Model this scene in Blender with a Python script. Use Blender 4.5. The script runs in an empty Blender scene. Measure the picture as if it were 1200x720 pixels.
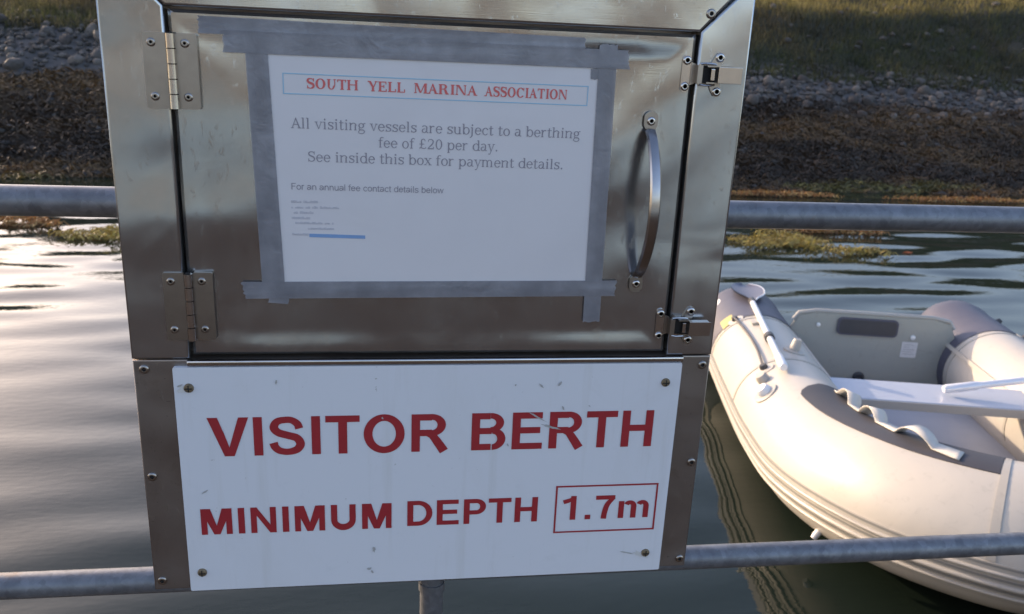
import bpy, bmesh, math, random
import numpy as np
from mathutils import Vector, Matrix
from mathutils.geometry import delaunay_2d_cdt

random.seed(7)
rng = np.random.default_rng(7)
SC = bpy.context.scene
COL = SC.collection
rad = math.radians

# ---------------------------------------------------------------- camera
EYE = (0.0992, -0.758, 1.650)
RT = Vector((0.98961417, -0.13656712, 0.044869))
UP = Vector((-0.00065929, 0.30781882, 0.95144476))
FW = Vector((0.14374759, 0.9415928, -0.30453183))
cam_d = bpy.data.cameras.new("camera")
cam = bpy.data.objects.new("camera", cam_d)
COL.objects.link(cam)
M = Matrix((RT, UP, -FW)).transposed().to_4x4()
M.translation = Vector(EYE)
cam.matrix_world = M
cam_d.sensor_fit = 'HORIZONTAL'
cam_d.sensor_width = 36.0
cam_d.lens = 36.0 * 978.64 / 1200.0
cam_d.dof.use_dof = True
cam_d.dof.focus_distance = 0.86
cam_d.dof.aperture_fstop = 13.0
cam_d.clip_start = 0.02
cam_d.clip_end = 2000
SC.camera = cam

# ---------------------------------------------------------------- light
SUN_EL, SUN_AZ = 15.0, -47.0          # degrees; azimuth from +Y, negative to the left
w = bpy.data.worlds.new("World")
SC.world = w
w.use_nodes = True
nt = w.node_tree
bg = nt.nodes["Background"]
sky = nt.nodes.new("ShaderNodeTexSky")
sky.sky_type = 'NISHITA'
sky.sun_disc = False
sky.sun_elevation = rad(SUN_EL)
sky.sun_rotation = rad(SUN_AZ)
sky.dust_density = 2.5
sky.air_density = 1.0
sky.ozone_density = 1.2
tint = nt.nodes.new("ShaderNodeMix"); tint.data_type = 'RGBA'; tint.blend_type = 'MULTIPLY'
tint.inputs[0].default_value = 1.0
tint.inputs[7].default_value = (1.02, .935, .975, 1)
nt.links.new(sky.outputs[0], tint.inputs[6])
nt.links.new(tint.outputs[2], bg.inputs[0])
bg.inputs[1].default_value = 0.15
sd = bpy.data.lights.new("sun", 'SUN')
sd.energy = 2.0
sd.angle = rad(0.5)
sd.color = (1.0, 0.76, 0.50)
so = bpy.data.objects.new("sun", sd)
COL.objects.link(so)
sv = Vector((math.sin(rad(SUN_AZ)) * math.cos(rad(SUN_EL)), math.cos(rad(SUN_AZ)) * math.cos(rad(SUN_EL)), math.sin(rad(SUN_EL))))
so.rotation_euler = sv.to_track_quat('Z', 'Y').to_euler()
so.location = (-6, 6, 6)
SC.view_settings.view_transform = 'Standard'
SC.view_settings.look = 'None'
SC.view_settings.exposure = 1.62
SC.view_settings.gamma = 1.0
SC.view_settings.use_curve_mapping = False

# ---------------------------------------------------------------- materials
class NT:
    def __init__(s, name):
        s.m = bpy.data.materials.new(name)
        s.m.use_nodes = True
        s.t = s.m.node_tree
        s.b = s.t.nodes["Principled BSDF"]
        s.co = s.n("ShaderNodeTexCoord").outputs["Object"]
    def n(s, t, **k):
        x = s.t.nodes.new(t)
        for a, b in k.items():
            setattr(x, a, b)
        return x
    def l(s, a, b):
        s.t.links.new(a, b)
    def inp(s, k, v):
        if hasattr(v, 'is_output') or hasattr(v, 'links'):
            s.l(v, s.b.inputs[k])
        else:
            s.b.inputs[k].default_value = v if not isinstance(v, tuple) or len(v) == 4 else v + (1,)
    def mapping(s, scale, rot=(0, 0, 0)):
        m = s.n("ShaderNodeMapping")
        m.inputs["Scale"].default_value = scale
        m.inputs["Rotation"].default_value = rot
        s.l(s.co, m.inputs[0])
        return m.outputs[0]
    def noise(s, sc, det=4, rough=.55, vec=None, dist=0):
        x = s.n("ShaderNodeTexNoise")
        x.inputs["Scale"].default_value = sc
        x.inputs["Detail"].default_value = det
        x.inputs["Roughness"].default_value = rough
        x.inputs["Distortion"].default_value = dist
        s.l(vec if vec else s.co, x.inputs["Vector"])
        return x.outputs["Fac"]
    def ramp(s, fac, stops):
        r = s.n("ShaderNodeValToRGB")
        e = r.color_ramp.elements
        while len(e) < len(stops):
            e.new(0.5)
        for i, (p, c) in enumerate(stops):
            e[i].position = p
            e[i].color = (c, c, c, 1) if isinstance(c, (int, float)) else tuple(c) + (1,)
        s.l(fac, r.inputs[0])
        return r.outputs[0]
    def mix(s, f, a, b, mode='MIX'):
        x = s.n("ShaderNodeMix", data_type='RGBA', blend_type=mode)
        for i, v in ((0, f), (6, a), (7, b)):
            if hasattr(v, 'is_output'):
                s.l(v, x.inputs[i])
            else:
                x.inputs[i].default_value = v if not isinstance(v, tuple) or len(v) == 4 else v + (1,)
        return x.outputs[2]
    def bump(s, h, strength, dist, prev=None):
        b = s.n("ShaderNodeBump")
        b.inputs["Strength"].default_value = strength
        b.inputs["Distance"].default_value = dist
        s.l(h, b.inputs["Height"])
        if prev:
            s.l(prev, b.inputs["Normal"])
        return b.outputs[0]

def steel(name, col, r0, r1, wav=.5, fine=1.0, horiz=True, dirt=.25):
    t = NT(name)
    v = t.mapping((3, 3, 260) if horiz else (260, 3, 3))
    br = t.noise(6, 3, .6, v)
    cl = t.noise(9, 5, .6, None, .6)
    sm = t.noise(38, 5, .65, None, .4)
    base = t.mix(t.ramp(cl, [(.35, 0), (.72, 1)]), tuple(c * .88 for c in col), col)
    base = t.mix(t.ramp(sm, [(.58, 0), (.78, dirt)]), base, (.16, .12, .085))
    speck = t.noise(420, 2, .5)
    base = t.mix(t.ramp(speck, [(.70, 0), (.76, .5)]), base, (.07, .055, .045))
    t.inp("Base Color", base)
    t.inp("Metallic", .93)
    rr = t.mix(t.ramp(t.noise(11, 3, .5, None, .8), [(.3, 0), (.75, 1)]), (r0,) * 3, (r1,) * 3)
    rr = t.mix(t.ramp(br, [(.3, 0), (.7, .15)]), rr, (r1 * 1.15,) * 3)
    t.inp("Roughness", rr)
    b1 = t.bump(t.noise(3.0, 1.5, .4, None, 1.4), wav, .03)
    b1 = t.bump(t.noise(8.5, 1.5, .4, None, 1.0), wav * .8, .006, b1)
    b2 = t.bump(br, .05 * fine, .0004, b1)
    sc = t.noise(60, 6, .7, t.mapping((3, 3, 1), (0, rad(38), 0)), .2)
    b3 = t.bump(t.ramp(sc, [(.60, 0), (.64, 1)]), .10 * fine, .0006, b2)
    t.l(b3, t.b.inputs["Normal"])
    return t.m


def plain(name, col, rough=.5, metal=0.0, var=.12, scale=20, bump=0.0, bd=.002, bscale=None, spec=None):
    t = NT(name)
    n = t.noise(scale, 5, .6)
    c = t.mix(n, tuple(x * (1 - var) for x in col), tuple(min(1, x * (1 + var)) for x in col))
    t.inp("Base Color", c)
    t.inp("Roughness", rough)
    t.inp("Metallic", metal)
    if spec is not None:
        t.b.inputs["Specular IOR Level"].default_value = spec
    if bump:
        t.l(t.bump(t.noise(bscale or scale * 4, 4, .6), bump, bd), t.b.inputs["Normal"])
    return t.m

MAT = {}
MAT['steel'] = steel('brushed_steel', (.44, .435, .43), .11, .24, .38)
MAT['steel_frame'] = steel('folded_steel', (.45, .445, .44), .14, .27, .5, horiz=False)
MAT['steel_dull'] = steel('dull_steel', (.30, .26, .235), .34, .52, .25, 2.0, dirt=.4)
MAT['fitting'] = plain('stainless_fitting', (.52, .50, .49), .18, 1.0, .15, 60)
MAT['hinge'] = plain('hinge_steel', (.33, .30, .275), .30, 1.0, .2, 60)
MAT['grip'] = plain('worn_handle_steel', (.36, .34, .335), .24, 1.0, .2, 60)
MAT['dark_hole'] = plain('dark_hole', (.015, .013, .012), .8)  # near-black puts the shade inside rivet holes into the colour
MAT['rust'] = plain('rusty_screw', (.20, .15, .09), .5, .5, .5, 300, .4, .0006)
MAT['galv'] = None
t = NT('galvanised_pipe')
c = t.mix(t.ramp(t.noise(35, 6, .7), [(.35, 0), (.7, 1)]), (.12, .125, .14), (.19, .20, .215))
c = t.mix(t.ramp(t.noise(180, 3, .6), [(.66, 0), (.75, .6)]), c, (.16, .14, .12))
vo = t.n("ShaderNodeTexVoronoi"); vo.inputs["Scale"].default_value = 120; t.l(t.co, vo.inputs["Vector"])
sp = t.n("ShaderNodeSeparateColor"); t.l(vo.outputs["Color"], sp.inputs[0])
c = t.mix(t.ramp(sp.outputs[0], [(.2, 0), (.9, .16)]), c, (.40, .41, .44))
c = t.mix(t.ramp(t.noise(7, 6, .75, None, .6), [(.60, 0), (.70, .55)]), c, (.17, .115, .075))
t.inp("Base Color", c); t.inp("Metallic", .5); t.inp("Roughness", .46)
t.l(t.bump(t.noise(90, 4, .6), .25, .0008), t.b.inputs["Normal"])
MAT['galv'] = t.m

t = NT('white_sign')
s1 = t.ramp(t.noise(26, 6, .7, None, .5), [(.60, 0), (.82, .30)])
c = t.mix(s1, (.68, .68, .70), (.48, .48, .48))
s2 = t.ramp(t.noise(140, 3, .6), [(.72, 0), (.77, .7)])
c = t.mix(s2, c, (.42, .41, .40))
run = t.noise(55, 4, .6, t.mapping((1, 1, .07)))
c = t.mix(t.ramp(run, [(.57, 0), (.75, .22)]), c, (.46, .44, .38))
c = t.mix(t.ramp(t.noise(4, 6, .7, None, 1.0), [(.50, 0), (.78, .25)]), c, (.50, .48, .43))
t.inp("Base Color", c); t.inp("Roughness", .42)
t.l(t.bump(t.noise(6, 2), .1, .004), t.b.inputs["Normal"])
MAT['sign'] = t.m

t = NT('notice_paper')
c = t.mix(t.ramp(t.noise(14, 4, .6), [(.45, 0), (.8, .3)]), (.67, .64, .64), (.58, .555, .56))
t.inp("Base Color", c); t.inp("Roughness", .38)
t.l(t.bump(t.noise(9, 3, .5, None, .4), .35, .006), t.b.inputs["Normal"])
MAT['paper'] = t.m

t = NT('duct_tape')
wv = t.noise(900, 1, .5)
c = t.mix(t.ramp(t.noise(24, 5, .6), [(.4, 0), (.75, 1)]), (.27, .27, .295), (.42, .42, .45))
t.inp("Base Color", c); t.inp("Roughness", .36)
t.b.inputs["Metallic"].default_value = .2
t.b.inputs["Alpha"].default_value = .60
b = t.bump(t.noise(45, 4, .6, None, 1.6), .55, .0014)
t.l(t.bump(wv, .1, .0002, b), t.b.inputs["Normal"])
MAT['tape'] = t.m

MAT['red'] = plain('sign_red', (.33, .022, .028), .45, 0, .15, 60)
MAT['hred'] = plain('heading_red', (.62, .13, .12), .6, 0, .1, 60)
MAT['hblue'] = plain('border_blue', (.25, .50, .66), .6, 0, .1, 60)
MAT['ink'] = plain('grey_ink', (.27, .25, .28), .6, 0, .25, 200)
MAT['fine_ink'] = plain('faded_ink', (.46, .45, .50), .6, 0, .2, 200)
MAT['hilite'] = plain('blue_highlight', (.20, .33, .55), .6, 0, .1, 60)
MAT['smudge'] = plain('dirt_mark', (.38, .37, .35), .6, 0, .35, 300)
MAT['smear'] = plain('pale_smear', (.62, .61, .58), .35, 0, .3, 300)

def pvc(name, col, rough=.38, var=.06):
    t = NT(name)
    n = t.noise(5, 6, .65, None, .5)
    c = t.mix(t.ramp(n, [(.3, 0), (.75, 1)]), tuple(x * (1 - var) for x in col), col)
    d = t.ramp(t.noise(30, 6, .7, None, .8), [(.56, 0), (.80, .45)])
    c = t.mix(d, c, tuple(x * .6 for x in col))
    t.inp("Base Color", c); t.inp("Roughness", rough)
    b = t.bump(t.noise(3, 3, .5, None, .4), .3, .02)
    t.l(t.bump(t.noise(700, 2), .15, .0004, b), t.b.inputs["Normal"])
    return t.m
MAT['pvc'] = pvc('pale_grey_pvc', (.45, .425, .385))
MAT['pvc2'] = pvc('strake_pvc', (.38, .36, .325))
MAT['pvc_dark'] = pvc('dark_grey_pvc', (.080, .080, .110), .5)
MAT['patch_dark'] = pvc('grab_patch_grey', (.045, .045, .055), .6)
MAT['strake_line'] = pvc('strake_line_grey', (.20, .20, .19), .5)
MAT['floor'] = pvc('dinghy_floor_pvc', (.36, .38, .43), .5)
MAT['transom'] = pvc('transom_board_grey', (.36, .355, .31), .5)
MAT['thwart'] = pvc('bench_grey_paint', (.40, .43, .50), .4)
MAT['web'] = plain('webbing', (.50, .48, .44), .7, 0, .1, 200, .4, .001)
MAT['rope'] = plain('dark_rope', (.10, .10, .11), .8, 0, .3, 300, .5, .001)
MAT['oar'] = plain('oar_alloy', (.72, .73, .76), .32, .35, .06, 40)
MAT['blade'] = plain('oar_blade_plastic', (.13, .13, .17), .4)
MAT['blackp'] = plain('black_plastic', (.05, .05, .055), .45)
MAT['whitep'] = plain('white_plastic', (.75, .74, .72), .4)
MAT['label'] = plain('yellow_label', (.42, .36, .12), .5, 0, .4, 120)
MAT['sticker'] = plain('white_sticker', (.62, .60, .58), .5, 0, .35, 260)

# water
t = NT('sea_water')
t.inp("Base Color", (.010, .016, .012)); t.inp("Roughness", .025)
t.b.inputs["IOR"].default_value = 1.333
t.l(t.bump(t.noise(14, 2, .5, t.mapping((1, 2.6, 1))), .07, .008), t.b.inputs["Normal"])
MAT['water'] = t.m

# colour-attribute driven plant matter
def attr_mat(name, rough=.7, trans=0.0, mult=1.0):
    t = NT(name)
    a = t.n("ShaderNodeAttribute", attribute_name="tint")
    t.l(a.outputs["Color"], t.b.inputs["Base Color"])
    t.inp("Roughness", rough)
    if trans:
        tr = t.n("ShaderNodeBsdfTranslucent")
        t.l(a.outputs["Color"], tr.inputs[0])
        mx = t.n("ShaderNodeMixShader")
        mx.inputs[0].default_value = trans
        t.l(t.b.outputs[0], mx.inputs[1]); t.l(tr.outputs[0], mx.inputs[2])
        t.l(mx.outputs[0], t.t.nodes["Material Output"].inputs[0])
    return t.m
MAT['blade_grass'] = attr_mat('grass_blades', .75, .35)
MAT['frond'] = attr_mat('seaweed_fronds', .62, .15)
MAT['stone'] = None
t = NT('beach_cobble')
oi = t.n("ShaderNodeObjectInfo")
a = t.n("ShaderNodeAttribute", attribute_name="tint")
c = t.mix(t.noise(16, 6, .7), (.028, .025, .022), (.084, .075, .066))
t.inp("Base Color", t.mix(.8, c, a.outputs["Color"], 'MULTIPLY')); t.inp("Roughness", .8)
t.l(t.bump(t.noise(40, 5, .7), .5, .006), t.b.inputs["Normal"])
MAT['stone'] = t.m

# bank ground: beach weed -> stones -> grass by height
t = NT('bank_ground')
sx = t.n("ShaderNodeSeparateXYZ"); t.l(t.co, sx.inputs[0])
nz = t.noise(.9, 5, .6)
ad = t.n("ShaderNodeMath", operation='MULTIPLY_ADD'); t.l(nz, ad.inputs[0]); ad.inputs[1].default_value = .7; t.l(sx.outputs[2], ad.inputs[2])
mr = t.n("ShaderNodeMapRange"); t.l(ad.outputs[0], mr.inputs[0]); mr.inputs[1].default_value = 0.0; mr.inputs[2].default_value = 3.0
wr = t.mix(t.noise(5, 6, .7, t.mapping((.5, 2.2, 1))), (.028, .018, .012), (.095, .058, .03))
gr = t.mix(t.noise(1.6, 7, .7), (.016, .018, .008), (.040, .040, .018))
gr = t.mix(t.ramp(t.noise(.7, 6, .7, None, .5), [(.5, 0), (.66, .8)]), gr, (.055, .040, .028))
gv = t.mix(t.noise(9, 6, .7), (.05, .045, .042), (.14, .13, .125))
c = t.mix(t.ramp(mr.outputs[0], [(.37, 0), (.43, 1)]), wr, gv)
c = t.mix(t.ramp(mr.outputs[0], [(.56, 0), (.62, 1)]), c, gr)
t.inp("Base Color", c); t.inp("Roughness", .9)
t.l(t.bump(t.noise(7, 8, .75), .9, .08), t.b.inputs["Normal"])
MAT['bank'] = t.m
t = NT('reflection_hill')
c = t.mix(t.ramp(t.noise(.45, 5, .6), [(.40, 0), (.58, 1)]), (.035, .032, .026), (.24, .20, .145))
t.inp("Base Color", t.mix(t.ramp(t.noise(1.3, 3, .6), [(.5, 0), (.6, 1)]), c, (.16, .13, .09))); t.inp("Roughness", .95)
MAT['hill'] = t.m  # patchy warm tones of the added hill, meant for the steel's reflections
MAT['deck'] = plain('deck_timber', (.055, .042, .032), .9, 0, .35, 9, .4, .004, None, .1)
MAT['pontoon'] = plain('pontoon_float', (.10, .10, .10), .8)

# ---------------------------------------------------------------- mesh helpers
def tag(o, label=None, cat=None, group=None, kind=None):
    if label: o['label'] = label
    if cat: o['category'] = cat
    if group: o['group'] = group
    if kind: o['kind'] = kind
    return o

def empty(name, loc, label, cat, rotz=0, group=None):
    o = bpy.data.objects.new(name, None)
    COL.objects.link(o)
    o.location = loc
    o.rotation_euler = (0, 0, rotz)
    o.empty_display_size = .05
    return tag(o, label, cat, group)

def link(name, me, mats, parent=None, smooth=False):
    for m in (mats if isinstance(mats, (list, tuple)) else [mats]):
        me.materials.append(m)
    if smooth:
        me.polygons.foreach_set("use_smooth", [True] * len(me.polygons))
    o = bpy.data.objects.new(name, me)
    COL.objects.link(o)
    if parent: o.parent = parent
    return o

class MB:
    def __init__(s): s.v = []; s.f = []; s.mi = []
    def add(s, v, f, mi=0):
        k = len(s.v)
        s.v += [tuple(p) for p in v]
        s.f += [tuple(i + k for i in q) for q in f]
        s.mi += [mi] * len(f)
        return s
    def box(s, x0, y0, z0, x1, y1, z1, bev=0, mi=0):
        bm = bmesh.new()
        bmesh.ops.create_cube(bm, size=1)
        for v in bm.verts:
            v.co = ((x0 + x1) / 2 + v.co.x * (x1 - x0), (y0 + y1) / 2 + v.co.y * (y1 - y0), (z0 + z1) / 2 + v.co.z * (z1 - z0))
        if bev:
            bmesh.ops.bevel(bm, geom=list(bm.edges), offset=bev, segments=3, profile=.6, affect='EDGES')
        bm.verts.index_update()
        s.add([v.co[:] for v in bm.verts], [[v.index for v in f.verts] for f in bm.faces], mi)
        bm.free()
        return s
    def tube(s, pts, r, n=14, cap=True, mi=0):
        pts = [Vector(p) for p in pts]
        rs = r if isinstance(r, (list, tuple)) else [r] * len(pts)
        V = []; F = []
        up = Vector((0, 0, 1))
        N = None
        for i, p in enumerate(pts):
            tt = (pts[min(i + 1, len(pts) - 1)] - pts[max(i - 1, 0)]).normalized()
            if N is None:
                a = up if abs(tt.dot(up)) < .9 else Vector((1, 0, 0))
                N = (a - tt * a.dot(tt)).normalized()
            else:
                N = (N - tt * N.dot(tt)).normalized()
            B = tt.cross(N)
            for k in range(n):
                q = 2 * math.pi * k / n
                V.append(p + (N * math.cos(q) + B * math.sin(q)) * rs[i])
        for i in range(len(pts) - 1):
            for k in range(n):
                F.append((i * n + k, i * n + (k + 1) % n, (i + 1) * n + (k + 1) % n, (i + 1) * n + k))
        if cap:
            F.append(tuple(range(n))[::-1]); F.append(tuple((len(pts) - 1) * n + k for k in range(n)))
        return s.add(V, F, mi)
    def prism(s, poly, y0, y1, mi=0):      # poly in (x,z), y0 = front
        n = len(poly)
        V = [(x, y0, z) for x, z in poly] + [(x, y1, z) for x, z in poly]
        F = [tuple(range(n)), tuple(range(n, 2 * n))[::-1]] + [(i, i + n, (i + 1) % n + n, (i + 1) % n) for i in range(n)]
        return s.add(V, F, mi)
    def lathe_y(s, cx, cz, prof, n=16, mis=None):   # prof: (radius, y)
        for j in range(len(prof) - 1):
            V = []
            for r, y in prof[j:j + 2]:
                for k in range(n):
                    q = 2 * math.pi * k / n
                    V.append((cx + r * math.cos(q), y, cz + r * math.sin(q)))
            s.add(V, [(k, (k + 1) % n, n + (k + 1) % n, n + k) for k in range(n)], mis[j] if mis else 0)
        return s
    def build(s, name, mats, parent=None, smooth=False, norm=True):
        me = bpy.data.meshes.new(name)
        me.from_pydata(s.v, [], s.f)
        me.polygons.foreach_set("material_index", s.mi)
        if norm:
            bm = bmesh.new(); bm.from_mesh(me)
            bmesh.ops.remove_doubles(bm, verts=bm.verts, dist=1e-6)
            bmesh.ops.recalc_face_normals(bm, faces=bm.faces)
            bm.to_mesh(me); bm.free()
        o = link(name, me, mats, parent)
        if smooth:
            try:
                me.shade_smooth() if hasattr(me, 'shade_smooth') else None
            except Exception:
                pass
            me.polygons.foreach_set("use_smooth", [True] * len(me.polygons))
            try:
                me.set_sharp_from_angle(angle=rad(38))
            except Exception:
                pass
        return o

def np_mesh(name, V, F, mat, parent=None, tint=None, smooth=False):
    me = bpy.data.meshes.new(name)
    V = np.asarray(V, np.float32); F = np.asarray(F, np.int32)
    k = F.shape[1]
    me.vertices.add(len(V)); me.vertices.foreach_set("co", V.ravel())
    me.loops.add(F.size); me.loops.foreach_set("vertex_index", F.ravel())
    me.polygons.add(len(F))
    me.polygons.foreach_set("loop_start", np.arange(0, F.size, k, dtype=np.int32))
    me.polygons.foreach_set("use_smooth", np.full(len(F), smooth))
    me.update(calc_edges=True)
    if tint is not None:
        ca = me.color_attributes.new("tint", 'FLOAT_COLOR', 'POINT')
        C = np.ones((len(V), 4), np.float32); C[:, :3] = tint
        ca.data.foreach_set("color", C.ravel())
    return link(name, me, mat, parent)

def vnoise(x, y, seed=0, octaves=4, freq=1.0):
    r = np.random.default_rng(seed)
    tab = r.random((256, 256))
    out = np.zeros_like(x, dtype=float); amp = 1.0; tot = 0
    for o in range(octaves):
        fx = x * freq + 37.1 * o; fy = y * freq + 11.7 * o
        ix = np.floor(fx).astype(int); iy = np.floor(fy).astype(int)
        u = fx - ix; v = fy - iy
        u = u * u * (3 - 2 * u); v = v * v * (3 - 2 * v)
        g = lambda a, b: tab[a % 256, b % 256]
        out += amp * ((g(ix, iy) * (1 - u) + g(ix + 1, iy) * u) * (1 - v) + (g(ix, iy + 1) * (1 - u) + g(ix + 1, iy + 1) * u) * v)
        tot += amp; amp *= .5; freq *= 2.03
    return out / tot * 2 - 1

def grid_faces(nx, ny):
    i = np.arange(nx - 1)[None, :] + nx * np.arange(ny - 1)[:, None]
    return np.stack([i, i + 1, i + 1 + nx, i + nx], -1).reshape(-1, 4)

# ================================================================ SETTING
# ---- bank and the ground beyond it
PY = [-40, 4.0, 8.0, 9.2, 10.5, 11.7, 12.9, 14.2, 15.5, 16.6, 19.0, 30, 70, 400]
PZ = [-1.5, -1.2, -.30, 0.0, .42, .88, 1.34, 1.84, 2.32, 2.56, 3.05, 4.9, 9.5, 16]
def ground_z(x, y):
    x = np.asarray(x, float); y = np.asarray(y, float)
    yy = y + .25 * vnoise(x, y * 0 + 3, 5, 3, .35) - .0 * x
    z = np.interp(yy, PY, PZ)
    fall = np.clip((yy - 9.5) / 3, 0, 1) * np.clip(1 - (yy - 30) / 40, 0, 1)
    z = z - fall * .030 * np.clip(x - 5, -6, 12) + np.clip((yy - 13) / 2.5, 0, 1) * .068 * np.clip(x - 5, -6, 14)
    land = np.clip((yy - 6.5) / 3.0, 0, 1)
    z = z + land * (.10 * vnoise(x, y, 8, 4, .8) + .045 * vnoise(x, y, 9, 3, 3.5))
    z = z + np.clip((yy - 13) / 3, 0, 1) * .16 * vnoise(x, y, 12, 3, .35)
    return z

xs = np.concatenate([np.linspace(-150, -14, 18), np.arange(-12, 24, .09), np.linspace(25, 150, 18)])
ys = np.concatenate([np.linspace(-1.5, 6, 10), np.arange(6.3, 18, .09), np.linspace(18.5, 60, 30), np.linspace(75, 600, 9)])
X, Yg = np.meshgrid(xs, ys)
Zg = ground_z(X, Yg)
tag(np_mesh('shore_ground', np.stack([X, Yg, Zg], -1).reshape(-1, 3), grid_faces(len(xs), len(ys)), MAT['bank'], None, None, True), kind='structure')
shore = bpy.data.objects['shore_ground']

# ---- hill added behind the camera, unseen, for warm reflections in the steel
xs2 = np.linspace(-160, 160, 60); ys2 = np.concatenate([np.linspace(-200, -60, 12), np.linspace(-55, -29, 18)])
X2, Y2 = np.meshgrid(xs2, ys2)
Z2 = -.5 + 2.2 * np.clip((-30 - Y2) / 6, 0, 1) + 6.0 * np.clip((-40 - Y2) / 90, 0, 1) ** .8 + .6 * vnoise(X2, Y2, 31, 4, .12)
tag(np_mesh('added_hill', np.stack([X2, Y2, Z2], -1).reshape(-1, 3), grid_faces(60, 30), MAT['hill'], None, None, True), kind='structure')

# ---- water
xs = np.concatenate([-150 * np.linspace(1, .0, 22)[:-1] ** 1.6 - 7.5, np.arange(-7.5, 13, .036), 13 + 140 * np.linspace(0, 1, 22) ** 1.6])
ys = np.concatenate([np.linspace(-60, -.5, 16), np.arange(-.3, 3.6, .022), np.arange(3.6, 9.6, .034), np.linspace(9.8, 13, 8)])
X, Yg = np.meshgrid(xs, ys)
H = np.zeros_like(X)
r2 = np.random.default_rng(11)
lams = np.geomspace(.10, 1.3, 40)
for i, lm in enumerate(lams):
    ang = rad(90 + r2.normal(3, 12))
    k = 2 * math.pi / lm
    sl = .0138 * math.exp(-(math.log(lm / .44) / .55) ** 2) + (.0022 if lm > .16 else .0006)
    ph = r2.random() * 6.28 + 2.2 * vnoise(X, Yg, 60 + i, 2, .6)
    H += sl * lm / (2 * math.pi) * np.sin(k * (X * math.cos(ang) + Yg * math.sin(ang)) + ph)
H *= (.75 + .5 * vnoise(X, Yg, 77, 2, .35))
fade = np.clip((Yg + 6) / 5, 0, 1) * np.clip((X + 30) / 20, 0, 1) * np.clip((30 - X) / 15, 0, 1)
tag(np_mesh('water', np.stack([X, Yg, H * fade], -1).reshape(-1, 3), grid_faces(len(xs), len(ys)), MAT['water'], None, None, True), kind='structure')

# ---- blades (grass) as stuff
def blades(name, P, Hh, W, col, mat, parent=None, lean=.5, flat=0.0, kind='stuff'):
    n = len(P)
    th = rng.random(n) * 2 * math.pi
    d = np.stack([np.cos(th), np.sin(th), np.zeros(n)], -1)
    th2 = rng.random(n) * 2 * math.pi
    ln = np.stack([np.cos(th2), np.sin(th2), np.zeros(n)], -1) * (lean * Hh * rng.random(n))[:, None]
    up = np.zeros((n, 3)); up[:, 2] = Hh * (1 - flat)
    mid = P + up * .55 + ln * .35
    tip = P + up + ln
    V = np.stack([P - d * W[:, None] / 2, P + d * W[:, None] / 2, mid + d * W[:, None] * .35, mid - d * W[:, None] * .35, tip], 1)
    base = np.arange(n)[:, None] * 5
    T = np.concatenate([base + [0, 1, 2], base + [0, 2, 3], base + [3, 2, 4]], 0)
    tint = np.repeat(col, 5, 0)
    o = np_mesh(name, V.reshape(-1, 3), T, mat, parent, tint)
    if kind: o['kind'] = kind
    return o

n = 125000
gx = rng.uniform(-11, 17, n)
gy = 12.7 + rng.random(n) ** 1.1 * 5.5
gz = ground_z(gx, gy)
keep = (gz > 1.15 + .22 * vnoise(gx, gy, 41, 3, 1.2)) & (vnoise(gx, gy, 44, 4, .7) > -.42)
gx, gy, gz = gx[keep], gy[keep], gz[keep]
n = len(gx)
v1 = vnoise(gx, gy, 42, 4, .6)[:, None]
g0 = np.array([.030, .042, .013]); g1 = np.array([.070, .058, .026]); g2 = np.array([.040, .028, .019])
k1 = np.clip(v1 * 1.6 + .35, 0, 1); k2 = np.clip(-v1 * 2.2 - .25, 0, 1)
cc = g0 * (1 - k1) + g1 * k1
cc = cc * (1 - k2) + g2 * k2
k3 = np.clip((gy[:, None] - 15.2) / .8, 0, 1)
cc = cc * (1 - k3) + np.array([.17, .14, .045]) * k3  # paler yellow past the crest paints in the sunlit strip
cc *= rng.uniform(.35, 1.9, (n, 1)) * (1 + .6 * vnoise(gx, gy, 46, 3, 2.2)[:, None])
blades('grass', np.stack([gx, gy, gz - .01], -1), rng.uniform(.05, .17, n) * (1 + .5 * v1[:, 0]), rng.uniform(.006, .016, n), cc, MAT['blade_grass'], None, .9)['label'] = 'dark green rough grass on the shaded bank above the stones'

# ---- weed wrack on the foreshore
def fronds(P, L, W, col, name, mat, parent=None, seg=4, rise=.25, kind='stuff', yflat=.45):
    n = len(P)
    th = rng.random(n) * 2 * math.pi
    V = []; cur = P.copy()
    for s in range(seg + 1):
        d = np.stack([np.cos(th), np.sin(th) * yflat, np.zeros(n)], -1)
        nn = np.stack([-np.sin(th), np.cos(th) * yflat, np.full(n, .5)], -1)
        wd = W * (1 - .75 * (s / seg)) * (1 + .35 * np.sin(s * 2.3 + th))
        z = np.zeros((n, 3)); z[:, 2] = L * rise * math.sin(math.pi * s / seg) * (.4 + .9 * ((th * 7) % 1))
        V.append(cur + z - nn * wd[:, None] / 2); V.append(cur + z + nn * wd[:, None] / 2)
        cur = cur + d * (L / seg)[:, None]
        th = th + rng.normal(0, .75, n)
    V = np.stack(V, 1)
    m = 2 * (seg + 1)
    base = np.arange(n)[:, None] * m
    F = np.concatenate([base + [2 * s, 2 * s + 1, 2 * s + 3, 2 * s + 2] for s in range(seg)], 0)
    o = np_mesh(name, V.reshape(-1, 3), F, mat, parent, np.repeat(col, m, 0))
    if kind: o['kind'] = kind
    return o

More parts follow.
